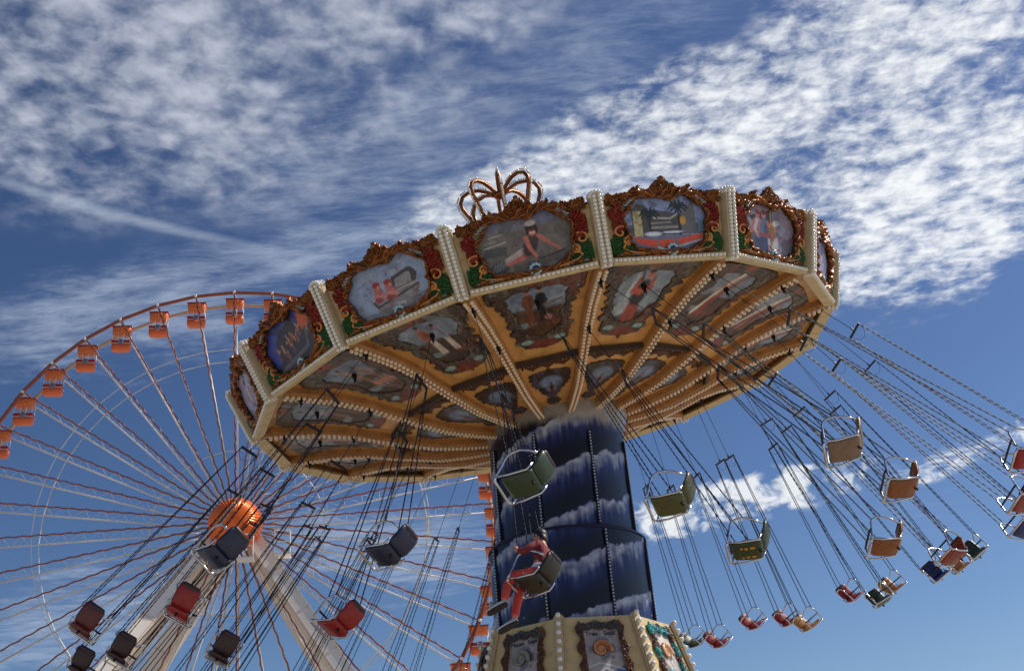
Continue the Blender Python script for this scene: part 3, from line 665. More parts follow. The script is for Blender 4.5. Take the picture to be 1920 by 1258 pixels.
# posts
post_d = np.array([(RT-RB), 0, HT]); PL = np.linalg.norm(post_d); post_d /= PL
post_x = np.cross(np.array([0, 1., 0]), post_d)         # outward normal of the post face
def post_mesh():
    b = MB(); pts = [(-.105, -.06), (.105, -.06), (.105, 1.05)]
    for t in np.linspace(0, PI, 9): pts.append((.105*math.cos(t), 1.05+.07*math.sin(t)))
    pts.append((-.105, 1.05)); b.prism(pts, -.10, .10); return b.mesh('corner_post', False)
post_me = post_mesh(); bulb_me = MB().sphere((0, 0, 0), .036, 10, 6).mesh('bulb'); sock_me = MB().sphere((0, 0, 0), .033, 8, 5).mesh('bulb_low')
def post_bulbs_joined():
    b = MB()
    for k in range(17):
        for s in (-1, 1): b.sphere((s*.046, 0.0+.068*k, .125), .034, 8, 5)
    return b.mesh('bulbs')
pbj = post_bulbs_joined()
topb = MB()
for k in range(7):
    t = PI*k/6
    for zz in (-.06, .02, .09): topb.sphere((.10*math.cos(t), 1.06+.08*math.sin(t), zz), .030, 8, 5)
for k in range(3):
    for s in (-1, 1): topb.sphere((s*.046, -.075, .10-.07*k), .034, 8, 5)
topb_me = topb.mesh('end_bulbs')
def rail_mesh():
    b = MB(); b.box((0, -.01, .045), (EW-.22, .10, .13)); b.box((0, -.055, .02), (EW-.22, .03, .20)); return b.mesh('bottom_rail', False)
rail_me = rail_mesh()
def rail_bulbs():
    b = MB(); n = 27
    for k in range(n): b.sphere((-EW/2+.15+(EW-.30)*k/(n-1), .0, .115), .036, 8, 5)
    return b.mesh('bulbs')
railb_me = rail_bulbs()
INDIV = (15, 0, 1, 2, 3, 4, 5, 6)
for i in range(NS):
    pm = panel_matrix(i)
    fp = link('fascia_panel', board2, M['cream'], canopy, pm)
    o = link('painted_picture', picture(i), M['paint'], fp)
    link('gilded_frame', frame_me, M['gilt'], fp)
    for k in (0, 1):
        link('red_leaves', red_me[k], M['red'], fp); link('green_leaves', green_me[k], M['green'], fp)
        link('scroll', scroll_me[k], M['giltpale'], fp); link('volute', vol_me[k], M['giltpale'], fp)
    link('silver_leaves', leafs_me, M['silver'], fp)
    j = link('jewel', jew, M['jewel'], fp, T3(.06, .135, .10)); link('jewel_setting', jring_me, M['jewelring'], fp, T3(.06, .135, .10))
    if i % 2: link('lining', MB().box((0, .17, -.085), (EW-.16, .34, .024)).mesh('lining', False), M['insideb'], fp)
    else: link('lining', lining, M['inside'], fp)
    t = i*STEP; er = np.array([math.cos(t), math.sin(t), 0]); et = np.array([-math.sin(t), math.cos(t), 0])
    up = er*post_d[0]+np.array([0, 0, post_d[2]]); nx = np.cross(et, up)
    pmx = basis(et, up, nx, er*RB+nx*.05)
    po = link('corner_post', post_me, M['creamgrey'], canopy, pmx)
    if i in INDIV:
        for k in range(17):
            for s in (-1, 1): link('bulb', bulb_me, M['pearl'], po, T3(s*.046, .066*k, .122))
    else: link('bulbs', pbj, M['pearl'], po, stuff=True)
    link('end_bulbs', topb_me, M['pearl'], po, stuff=True)
    ra = link('bottom_rail', rail_me, M['cream'], canopy, pm); link('bulbs', railb_me, M['pearl'], ra, stuff=True)
# roof and crown
rf = MB()
for i in range(NS):
    t0, t1 = i*STEP, (i+1)*STEP; c0 = lambda t, r, z: (r*math.cos(t), r*math.sin(t), z)
    rf.add([c0(t0, 6.25, 1.0), c0(t1, 6.25, 1.0), c0(t1, 3.4, 1.95), c0(t0, 3.4, 1.95), c0(t1, .7, 3.05), c0(t0, .7, 3.05)], [(0, 1, 2, 3), (3, 2, 4, 5)])
rf.lathe([(.72, 3.0), (.78, 3.05), (.78, 3.2), (.0, 3.22)], 32)
roof = link('roof', rf.mesh('roof', False), M['roof'], canopy)
cr = link('crown', None, None, canopy, T3(0, 0, 4.1))
def arch():
    p = [(.66, -.86), (.68, -.6), (.72, -.3), (.77, 0), (.84, .2), (.93, .42), (.95, .62), (.87, .80), (.70, .90), (.48, .90), (.28, .80), (.10, .66)]
    q = []
    for k in range(len(p)-1):
        for t in (0, .5): q.append(((1-t)*p[k][0]+t*p[k+1][0], (1-t)*p[k][1]+t*p[k+1][1]))
    q.append(p[-1]); return q
aq = arch(); arch_me = MB().tube([(x, 0, z) for x, z in aq], .048, 8).mesh('arch')
ap = MB()
for k in range(len(aq)-3):
    a = np.array(aq[k]); d = np.array(aq[k+1])-a; d /= np.linalg.norm(d); nrm = np.array([d[1], -d[0]])
    for f in (0, .5):
        c = a+(np.array(aq[k+1])-a)*f+nrm*.085
        ap.sphere((c[0], 0, c[1]), .027, 7, 5)
ap_me = ap.mesh('pearls')
CRS = Matrix.Diagonal((.95, .95, .84, 1))
crown = link('crown', MB().lathe([(.60, -.95), (.74, -.95), (.76, -.85), (.70, -.78), (.62, -.78), (.60, -.95)], 32).mesh('crown'), M['crown'], canopy, T3(0, 0, 4.12)@CRS)
bpy.data.objects.remove(cr)
link('boss', MB().sphere((0, 0, .64), .15, 12, 8, (1, 1, .8)).mesh('boss'), M['crown'], crown)
for k in range(8):
    link('arch', arch_me, M['crown'], crown, RZ(k*PI/4+.25)); link('pearls', ap_me, M['pearl'], crown, RZ(k*PI/4+.25), stuff=True)

# ================================================================== tower with base kiosk
TX, TY = C[0]+.07, C[1]
tower = empty('swing_ride_tower', T3(TX, TY, 0), 'dark blue round tower painted with foaming waves under the swing canopy', 'tower')
def wave_tube(name, r, z0, z1, nt=340, nz=150, flare=None, foamtop=None):
    th = np.linspace(0, 2*PI, nt, endpoint=False); zs = np.linspace(z0, z1, nz); TH, Z = np.meshgrid(th, zs)
    # theta measured so that 0 faces the camera, growing to the right
    TT = (TH+PI/2+PI) % (2*PI)-PI
    X = TH*r*1.0; slope, pitch = .4536, .95
    wob = .14*(fbm(TH*2.2*r+2, Z*.6)-.5)+.22*(fbm(TH*4*r+9, Z*1.2)-.5)+.035*(fbm(TH*9*r, Z*4)-.5)
    u = (Z-slope*TT+wob-.47)/pitch; fr = 1-(u-np.floor(u)); d = fr*pitch        # distance below the crest above
    streak = fbm(TH*16*r, Z*1.1+np.floor(u)*3, 3)
    lump0 = fbm(TH*8*r+1, Z*9, 4); foam = sm(.0, .035, d+.10*(lump0-.5))*sm(.34, .03, d-.14*(streak-.5)*2-.12*(lump0-.5))*(.70+.9*(lump0-.4))
    drip = sm(.34, .66, streak)*sm(.62, .1, d)
    deep = lin((9, 11, 26)); blue = lin((30, 44, 112)); fo = lin((192, 200, 212))
    cc = deep+(blue-deep)*np.clip(sm(.8, .1, d)*(.45+.7*streak), 0, 1)[..., None]
    cc = cc+(lin((96, 116, 176))-cc)*(.34*drip)[..., None]
    lump = fbm(TH*10*r+3, Z*11, 4)
    cc = cc+(fo-cc)*np.clip(foam*(.35+.9*lump), 0, 1)[..., None]
    stars = (vnoise(TH*60, Z*60) > .985) & (d > .4); cc[stars] = lin((210, 214, 226))
    # sea creatures: pale curved bodies
    for (ta, za, s, fl) in ((.42, 6.12-.05, .34, 1), (-.32, 5.9, .34, -1), (-1.0, 5.75, .3, 1), (.5, 9.0, .0, 1)):
        if s == 0: continue
        for k in range(26):
            t = k/25; px = ta*r+fl*s*(.28*math.sin(t*4.2)-.1); pz = za+s*(t*1.1-.45); w = s*(.17*math.sin(PI*min(1, t*1.05))+.03)
            dd = np.hypot(TT*r-px, Z-pz); kk = .32*(1-sm(w*.55, w, dd)); cc = cc+(lin((150, 146, 190))-cc)*kk[..., None]
        px = ta*r+fl*s*.36; pz = za+s*.62; dd = np.hypot((TT*r-px)/1.5, Z-pz); cc = cc+(lin((176, 172, 204))-cc)*(.75*(1-sm(.03, .07, dd)))[..., None]
    if foamtop:
        k = sm(foamtop-.12, foamtop+.10, Z+.3*(fbm(TH*5*r, Z*2)-.5)+.12*(fbm(TH*20*r, Z*6)-.5)); cc = cc+(lin((158, 146, 132))-cc)*(k*(.75+.5*(fbm(TH*7*r, Z*7)-.4)).clip(0, 1))[..., None]
    R = r+0*Z
    if flare: R = R+flare*sm(z1-.55, z1-.05, Z)
    R = R+.02*foam*lump
    P = np.stack([R*np.cos(TH), R*np.sin(TH), Z], -1); idx = np.arange(nt*nz).reshape(nz, nt); nxt = np.roll(idx, -1, 1)
    q = np.stack([idx[:-1], nxt[:-1], nxt[1:], idx[1:]], -1).reshape(-1, 4)
    me = fastmesh(name, P.reshape(-1, 3), q, None, cc.reshape(-1, 3)); return me
link('upper_tube', wave_tube('upper_tube', 1.38, 7.3, 10.5, 380, 190, .13, 9.95), M['tower'], tower)
link('lower_tube', wave_tube('lower_tube', 1.54, 5.6, 7.74, 380, 140), M['tower'], tower)
link('tube_shoulder', MB().lathe([(1.56, 7.72), (1.555, 7.76), (1.50, 7.80), (1.40, 7.81), (1.30, 7.79)], 96).mesh('tube_shoulder'), mat('shoulder_navy', (34, 42, 74), .4), tower)
for k in range(8):
    a = -PI/2+math.radians(26+45*k)
    for (r, z0, z1) in ((1.40, 7.85, 9.72), (1.56, 5.9, 7.70)):
        b = MB(); b.box((r*math.cos(a), r*math.sin(a), (z0+z1)/2), (.05, .055, z1-z0), ((math.cos(a), math.sin(a), 0), (-math.sin(a), math.cos(a), 0), (0, 0, 1)))
        st = link('seam_strip', b.mesh('seam_strip', False), mat('seam_navy', (16, 20, 40), .4), tower)
        b = MB(); z = z0+.03
        while z < z1: b.sphere(((r+.03)*math.cos(a), (r+.03)*math.sin(a), z), .019, 6, 4); z += .062
        link('lights', b.mesh('lights'), mat('small_lamp', (190, 196, 214), .25), st, stuff=True)
# kiosk
KN = 8; KP0 = .6; KZ = 4.45+CAMZ; KR = 1.80; KSL = .29; KH = 2.3
def kverts(z): r = KR+(KZ-z)*KSL; return [np.array([r*math.cos(KP0+k*2*PI/KN), r*math.sin(KP0+k*2*PI/KN), z]) for k in range(KN)]
Kt, Kb = kverts(KZ), kverts(KZ-KH)
kb = MB(); kb.lathe([(1.2, KZ-.02), (KR*.93, KZ-.02), (KR*.93, KZ-.12)], 32); kb.lathe([(2.2, KZ-KH+.05), (2.2, .9)], 48)
link('base_drum', kb.mesh('base_drum', False), M['creamgrey'], tower)
pf = MB().lathe([(2.1, .92), (8.6, .92), (8.6, .72), (9.0, .72), (9.0, .48), (9.4, .48), (9.4, .24), (9.8, .24), (9.8, .01)], 64); link('added_platform', pf.mesh('added_platform', False), mat('added_platform_boards', (150, 126, 100), .7, 0, .25, 2), tower)  # unseen deck, added to reduce the light bounced up onto the canopy underside
def kiosk_panel_mesh(w0, w1, h): return MB().prism([(-w1/2, -h), (w1/2, -h), (w0/2, 0), (-w0/2, 0)], -.05, 0).mesh('kiosk_panel', False)
KGW, KGH = 110, 150
def kiosk_art(kind):
    X, Y = np.meshgrid(np.linspace(-.5, .5, KGW), np.linspace(-1.5, -.05, KGH)); AXk = np.abs(X)
    # frame: dark leafy border
    inner = (AXk < .30+.10*(-Y-.1)*.35) & (Y < -.24-.05*np.abs(np.sin(X*14+1.57)))
    outer_w = .40+.05*(-Y)+.03*np.sin(Y*18)+.03*(fbm(X*9, Y*9)-.5)*2
    fr = (AXk < outer_w) & (Y < -.10-.05*np.abs(np.sin(X*9+.7))+.05*sm(.3, .42, AXk)) & ~inner
    cf = Canvas(KGW, KGH, -.5, .5, -1.5, -.05, (104, 62, 36)); cf.mix(sm(-.36, -.28, Y), (82, 80, 82)).mix(sm(.33, .37, AXk)*sm(-.3, -.2, Y), (132, 76, 38)).blotch(8, .6, (58, 40, 30), 1).gain(14, .4)
    if kind == 2: cf.blotch(5, .9, (40, 170, 176), 3, .5, .56)
    hh = .035+.05*np.abs(np.sin(fbm(X*8, Y*8)*20))
    fme = relief('kiosk_frame', fr, np.stack([X, Y, hh], -1), np.array([0, 0, 1.]), .03, cf.a)
    cv = Canvas(KGW, KGH, -.5, .5, -1.5, -.05, (176, 166, 160)); cv.blotch(6, .5, (146, 140, 140), 2).blotch(9, .4, (204, 196, 190), 5)
    if kind < 2:
        cv.mix(sm(-.98-.04*0, -1.02, Y+.10*np.cos(X*5+.6)), (96, 120, 160)).line([(-.3, -.95), (-.1, -.88), (.1, -.93), (.32, -1.02)], .008, (220, 226, 236)).line([(-.25, -1.1), (.0, -.98), (.3, -1.12)], .008, (220, 226, 236)).blotch(6, .5, (60, 70, 100), 7, .55, .66)
    else:
        cv.a[:] = lin((224, 214, 206)); cv.mix(sm(-.9, -1.0, Y+.2*AXk), (70, 170, 190)).blotch(5, .5, (90, 60, 40), 6, .56, .62).line([(-.3, -.4), (-.1, -.55), (.2, -.5)], .01, (96, 90, 100))
    ov = inner.copy(); fo = fr
    pme = relief('kiosk_picture', (AXk < .36+.03*(-Y)) & (Y < -.2), np.stack([X, Y, .012+0*X], -1), np.array([0, 0, 1.]), .008, cv.gain(16, .2).a)
    return fme, pme
def snail(kind):
    """relief of a coiled shell: log-spiral whorls that swell towards the mouth"""
    n = 90; X, Y = np.meshgrid(np.linspace(-.27, .27, n), np.linspace(-.27, .27, n)); cx, cy = -.045, .0
    dx, dy = X-cx, Y-cy; rho = np.hypot(dx, dy)+1e-6; th = (np.arctan2(dy, dx)+.35) % (2*PI)
    g = 2.35; R0 = .098; u = np.log(rho/R0)/math.log(g)+th/(2*PI)-1
    mask = u < 0; fr_ = u-np.floor(u); size = np.minimum(rho, .2)
    h = .02+.42*size*np.sin(PI*np.clip(fr_, 0.02, .98))**.6
    base, dark, lightc = [((128, 124, 116), (40, 44, 40), (176, 172, 160)), ((176, 98, 52), (66, 30, 18), (232, 184, 128)), ((240, 178, 128), (170, 90, 60), (255, 224, 190))][kind]
    c = lin(base)+0*X[..., None]
    c = c+(lin(dark)-c)*(sm(.16, .0, fr_)+sm(.88, 1., fr_)*.9).clip(0, 1)[..., None]+0
    c = c+(lin(lightc)-c)*(sm(.55, .75, fr_)*sm(.95, .8, fr_)*.6+.35*sm(.10, .02, rho)).clip(0, 1)[..., None]
    c = c*(.8+.4*fbm(th*5, rho*30, 3))[..., None]
    return relief('shell', mask, np.stack([X, Y-.62, h], -1), np.array([0, 0, 1.]), .015, c)
art = [kiosk_art(k) for k in range(3)]
kbulb = MB().sphere((0, 0, 0), .048, 10, 6).mesh('bulb')
for k in range(KN):
    k2 = (k+1) % KN; A, B, A2, B2 = Kt[k], Kt[k2], Kb[k], Kb[k2]
    ex = (B-A)/np.linalg.norm(B-A); Mid = (A+B)/2; up = Mid-(A2+B2)/2; h = np.linalg.norm(up); up /= h; nz_ = np.cross(ex, up)
    w0, w1 = np.linalg.norm(B-A), np.linalg.norm(B2-A2)
    pnl = link('kiosk_panel', kiosk_panel_mesh(w0, w1, h), M['cream'], tower, basis(ex, up, nz_, Mid))
    # the panel facing the viewer, the one to its left, the sunlit one to its right
    ang = math.degrees(math.atan2(Mid[0], -Mid[1])); kind = 1 if -15 < ang < 45 else (0 if ang < -15 and ang > -80 else 2)
    link('kiosk_frame', art[kind][0], M['paint'], pnl); link('kiosk_picture', art[kind][1], M['paint'], pnl)
    link('shell', snail(kind), M['paint'], pnl, Matrix.Translation((0, -.02, .015)))
    if kind < 2:
        for txt, tx in (('Tree' if kind == 1 else 'Moon', -.16), ('Snail', .16)):
            cu = bpy.data.curves.new('lettering', 'FONT'); cu.body = txt; cu.size = .115; cu.align_x = 'CENTER'; cu.extrude = .004
            to = bpy.data.objects.new('t', cu); col.objects.link(to); bpy.context.view_layer.update()
            me = bpy.data.meshes.new_from_object(to.evaluated_get(bpy.context.evaluated_depsgraph_get())); bpy.data.objects.remove(to)
            link('lettering', me, mat('letter_ink', (52, 44, 48), .6), pnl, T3(tx, -.375, .018))
    d = Kb[k]-Kt[k]; L = np.linalg.norm(d); d /= L; er = np.array([Kt[k][0], Kt[k][1], 0]); er /= np.linalg.norm(er); et = np.cross(d, er); et /= np.linalg.norm(et); en = np.cross(et, d); en = en if en@er > 0 else -en
    cp = link('corner_moulding', MB().box((0, 0, -L/2), (.14, .06, L+.06)).box((.085, -.012, -L/2), (.02, .04, L+.02)).box((-.085, -.012, -L/2), (.02, .04, L+.02)).mesh('corner_moulding', False), M['creamgrey'], tower, basis(et, en, -d, Kt[k]+en*.02))
    for j in range(14): link('bulb', kbulb, M['pearl'], cp, T3(0, .055, .02-j*.165))

# ================================================================== swing chairs
SEATS = {(0,0):(0.37,37.9,6.0),(0,1):(1.3,39.72,6.0),(0,2):(2.41,39.12,6.0),(0,3):(3.52,38.29,6.0),(0,4):(4.42,38.44,6.2),(0,5):(5.37,39.0,6.0),(0,6):(6.37,39.0,6.0),(0,7):(7.44,37.76,6.0),(0,8):(8.42,41.5,6.0),(0,9):(9.17,40.9,6.0),(0,10):(10.37,39.0,6.0),(0,11):(11.37,39.0,6.0),(0,12):(12.37,39.0,6.0),(0,13):(13.37,39.0,6.0),(0,14):(14.37,39.0,6.0),(0,15):(15.64,33.95,5.8),(1,0):(0.77,35.94,6.0),(1,1):(1.83,35.06,6.0),(1,2):(2.94,34.55,6.0),(1,3):(4.03,34.21,6.0),(1,4):(5.0,35.18,6.2),(1,5):(5.45,32.22,6.2),(1,6):(7.02,38.21,6.0),(1,7):(7.86,37.17,6.0),(1,8):(8.79,37.07,6.0),(1,9):(9.56,37.97,6.0),(1,10):(10.87,35.0,6.0),(1,11):(11.87,35.0,6.0),(1,12):(12.87,35.0,6.0),(1,13):(13.87,35.0,6.0),(1,14):(14.87,35.0,6.0),(1,15):(16.01,34.57,6.0),(2,0):(0.42,32.21,5.8),(2,1):(1.36,32.06,6.0),(2,2):(2.35,31.92,6.0),(2,3):(3.36,32.19,6.0),(2,4):(4.24,31.23,6.0),(2,5):(5.37,29.51,5.8),(2,6):(7.01,36.59,5.8),(2,7):(7.38,28.55,5.6),(2,8):(8.43,34.78,5.8),(2,9):(9.34,41.84,6.0),(2,10):(10.37,32.0,6.0),(2,11):(11.37,32.0,6.0),(2,12):(12.37,32.0,6.0),(2,13):(13.37,32.0,6.0),(2,14):(14.37,32.0,6.0),(2,15):(15.37,32.0,6.0)}
SROWS = [(5.5, .05), (4.9, .06), (4.15, -.3)]
SHELL = {'brown': (140, 84, 44), 'green': (46, 62, 34), 'red': (150, 30, 28), 'maroon': (98, 36, 34), 'navy': (34, 40, 66), 'blue': (34, 50, 110), 'tan': (190, 132, 72), 'dark': (58, 34, 34), 'olive': (78, 78, 36), 'grey': (128, 104, 82), 'rust': (140, 62, 46), 'pine': (44, 66, 54), 'soot': (46, 42, 30)}
SM = {k: mat('shell_'+k, v, .45, 0, .25, 9, .1, 40, coat=.08, dirt=(tuple(int(c*.6) for c in v), 11, .5)) for k, v in SHELL.items()}
FAR = 'swing chair on the far side below the picture, only its chains in view'
LAB = {(0,0): ('maroon', 'maroon swing chair at far left, hanging in front of the wheel spokes'), (0,1): ('navy', 'dark navy swing chair swinging past the orange wheel hub'),
 (0,2): ('green', 'green swing chair hanging right in front of the blue tower top'), (0,3): ('grey', 'brown grey swing chair highest on the right side'),
 (0,4): ('red', 'swing chair at the right edge with only its chrome arm in view'), (0,7): ('tan', 'tan swing chair hidden behind the rust red one at right'),
 (0,8): ('red', 'small red swing chair beside the green and tan pair at lower right'), (0,9): ('red', 'small dark red swing chair alone, third from the kiosk at lower right'),
 (0,15): ('dark', 'dark swing chair cut by the bottom edge at far left'), (1,0): ('red', 'bright red swing chair in front of the wheel\'s white left leg'),
 (1,1): ('navy', 'dark navy swing chair between the wheel hub and the tower'), (1,2): ('olive', 'dark olive swing chair just right of the blue tower'),
 (1,3): ('brown', 'brown swing chair with bright chrome arms below the highest right one'), (1,4): ('rust', 'rust red swing chair cut by the right edge'),
 (1,5): ('blue', 'blue swing chair cut by the right edge below the rust one'), (1,6): ('pine', 'grey green swing chair rightmost of the overlapping group'),
 (1,7): ('tan', 'tan swing chair just behind the green one at lower right'), (1,8): ('red', 'small red swing chair overlapping a tan one at lower right'),
 (1,9): ('green', 'small dark green swing chair nearest the kiosk corner'), (1,15): ('dark', 'dark brown swing chair low in front of the white leg'),
 (2,0): ('dark', 'dark brown swing chair below the hub between the wheel legs'), (2,1): ('red', 'scarlet swing chair over the wheel\'s right leg'),
 (2,2): ('soot', 'dark swing chair in front of the tower carrying a rider in red'), (2,3): ('green', 'green swing chair with yellow marks under its seat'),
 (2,4): ('brown', 'brown swing chair below and left of the chrome armed brown one'), (2,5): ('rust', 'large rust red swing chair in front of the overlapping right group'),
 (2,6): ('blue', 'blue swing chair lowest of the overlapping right group'), (2,7): ('pine', 'small green swing chair overlapping a tan one at right'),
 (2,8): ('tan', 'small tan swing chair overlapping a red one at lower right'), (2,9): ('red', 'small pinkish red swing chair second from the kiosk corner')}
def slab(pts, w, th, name, rnd_=.03):
    """padded slab following a profile of (x,z) points, width w, thickness th, rounded ends"""
    pts = [np.array(p, float) for p in pts]; K = len(pts); rings = []
    for i, p in enumerate(pts):
        d = pts[min(i+1, K-1)]-pts[max(i-1, 0)]; d /= np.linalg.norm(d); nv = np.array([-d[1], d[0]])
        e = min(i, K-1-i); wk = w*(1-.16*(e == 0)); tk = th*(.55 if e == 0 else 1)
        ring = []
        for y, s in ((-wk/2, .25), (-wk/2+rnd_, .5), (wk/2-rnd_, .5), (wk/2, .25)): q = p+nv*tk*s; ring.append((q[0], y, q[1]))
        for y, s in ((wk/2, -.25), (wk/2-rnd_, -.5), (-wk/2+rnd_, -.5), (-wk/2, -.25)): q = p+nv*tk*s; ring.append((q[0], y, q[1]))
        rings.append(ring)
    V = [v for r in rings for v in r]; Q = []
    for i in range(K-1):
        for k in range(8): Q.append((i*8+k, i*8+(k+1) % 8, (i+1)*8+(k+1) % 8, (i+1)*8+k))
    b = MB(); b.add(V, Q+[tuple(reversed(range(8))), tuple((K-1)*8+k for k in range(8))]); return b.mesh(name)
pan_me = slab([(-.15, -.045), (-.09, -.055), (.03, -.02), (.13, .03), (.195, .07), (.225, .095)], .325, .06, 'seat_pan')
back_me = slab([(-.14, -.02), (-.20, .025), (-.26, .085), (-.31, .15), (-.337, .195), (-.348, .22)], .315, .055, 'backrest')
trim_me = slab([(-.327, .17), (-.352, .215), (-.364, .24)], .28, .07, 'headrest')
def side_frame(s):
    y = s*.21; b = MB()
    p = [(.265, y, .075), (.225, y, .14), (.16, y*1.03, .235), (.105, y*1.06, .32), (.06, y*1.07, .36), (-.02, y*1.07, .37), (-.10, y*1.06, .345), (-.20, y, .26), (-.285, y*.86, .155)]
    b.tube(p, .0145, 7); b.tube([(.265, y, .075), (.13, y*.95, .0), (-.10, y*.86, -.07), (-.19, y*.84, .0)], .013, 6); return b.mesh('side_frame')
sf_me = [side_frame(-1), side_frame(1)]
lap_me = MB().tube([(.165, -.225, .23), (.20, -.18, .225), (.20, .18, .225), (.165, .225, .23)], .015, 7).mesh('lap_bar')
foot_me = MB().tube([(.265, -.21, .075), (.30, -.17, .07), (.30, .17, .07), (.265, .21, .075)], .017, 7).mesh('front_rail')
stud_me = MB().tube([(-.09, 0, -.075), (-.09, 0, -.125)], [.02, .015], 7).mesh('underseat_stop')
mk = ((.91, 0, .41), (0, 1, 0), (-.41, 0, .91))
mark_me = MB().box((.0, -.09, -.064), (.05, .03, .012), mk).box((.07, -.085, -.034), (.045, .025, .012), mk).box((.13, -.095, -.007), (.03, .02, .012), mk)
mark_me = mark_me.box((.0, .075, -.064), (.06, .035, .012), mk).box((.075, .07, -.032), (.04, .04, .012), mk).box((.13, .08, -.007), (.035, .025, .012), mk).mesh('yellow_marks', False)
BARZ = 4.35
def chain_mesh():
    out = []
    for s in (-1, 1):
        for (x, z) in ((.06, .36), (-.10, .345)):
            A = np.array([x, s*.223, z]); B = np.array([x*.12, s*.15, BARZ-.01]); d = B-A; L = np.linalg.norm(d); d /= L
            e1 = np.cross(d, [0, 1., 0]); e1 /= np.linalg.norm(e1); e2 = np.cross(d, e1); b = MB(); n = int(L/.056)
            V = []; Fc = []
            for k in range(n+1):
                w1, w2 = (.0092, .0034) if k % 2 else (.0034, .0092); c = A+d*L*k/n
                V += [c+e1*w1+e2*w2, c-e1*w1+e2*w2, c-e1*w1-e2*w2, c+e1*w1-e2*w2]
            for k in range(n):
                for j in range(4): Fc.append((k*4+j, k*4+(j+1) % 4, k*4+4+(j+1) % 4, k*4+4+j))
            b.add(V, Fc); out.append(b.mesh('chain', False))
    return out
chain_mes = chain_mesh()
bar_me = MB().box((0, 0, BARZ+.02), (.034, .32, .036)).box((0, 0, BARZ+.06), (.025, .025, .07)).mesh('spreader_bar', False)
loop_me = MB().tube([(0, -.13, BARZ-.02), (.02, -.08, BARZ-.15), (.03, .02, BARZ-.2), (.02, .11, BARZ-.13), (0, .15, BARZ-.02)], .0035, 5).mesh('safety_wire')
Zv = np.array([0, 0, 1.])
def hpoint(idx, r):
    t = PH+idx*STEP; e = math.cos(t)*aa_+math.sin(t)*bb_; de = -math.sin(t)*aa_+math.cos(t)*bb_
    return C+SROWS[r][0]*e+SROWS[r][1]*nn_, e, de
CHAIRM = {}
for (r, k), (idx, al, Ls) in SEATS.items():
    hk, e0, _ = hpoint(k+(.5 if r == 1 else 0), r); Hs, e, de = hpoint(idx, r)
    o = e-Zv*(e@Zv); o /= np.linalg.norm(o); a_ = math.radians(al)
    S = Hs+Ls*(-math.cos(a_)*Zv+math.sin(a_)*o)
    hk = hk-np.array(nn_)*.12 if r != 1 else hk-np.array(nn_)*.05
    up = hk-S; D = np.linalg.norm(up); up /= D
    fw = -de; fw = fw-up*(fw@up); fw /= np.linalg.norm(fw)
    rnd2 = random.Random(r*31+k); tw = (-.06 if k == 1 else -.36)+rnd2.uniform(-.10, .10); lat = np.cross(up, fw); fw = fw*math.cos(tw)+lat*math.sin(tw); lat = np.cross(up, fw)
    S = S-up*.09; D += .09
    mx = basis(fw, lat, up, S); CHAIRM[(r, k)] = (mx, fw, lat, up, S)
    ckey, lab = LAB.get((r, k), (['red', 'brown', 'green', 'navy', 'maroon'][(r+k) % 5], None))
    if lab is None: lab = 'swing chair flying out of the picture beyond its right edge' if k in (5, 6) else FAR
    ch = empty('swing_chair', mx, lab, 'swing chair', 'chairs hung from the swing ride')
    pn = link('seat_pan', pan_me.copy(), SM[ckey], ch); bk = link('backrest', back_me.copy(), SM[ckey], ch)
    link('headrest', trim_me.copy(), SM['dark'] if ckey not in ('brown', 'grey') else SM['navy'], bk)
    for q in sf_me: link('side_frame', q, M['chrome'], ch)
    link('lap_bar', lap_me, M['bar'], ch); link('front_rail', foot_me, M['chrome'], ch); link('underseat_stop', stud_me, M['black'], pn)
    if (r, k) == (2, 3): link('yellow_marks', mark_me, mat('yellow_print', (206, 150, 40), .5), pn)
    for q in chain_mes: link('chain', q, M['chain'], ch)
    br = link('spreader_bar', bar_me, M['bar'], ch); link('safety_wire', loop_me, M['cable'], br)
    link('cable', MB().tube([(0, 0, BARZ+.08), (0, 0, D)], .006, 5).mesh('cable'), M['cable'], ch)

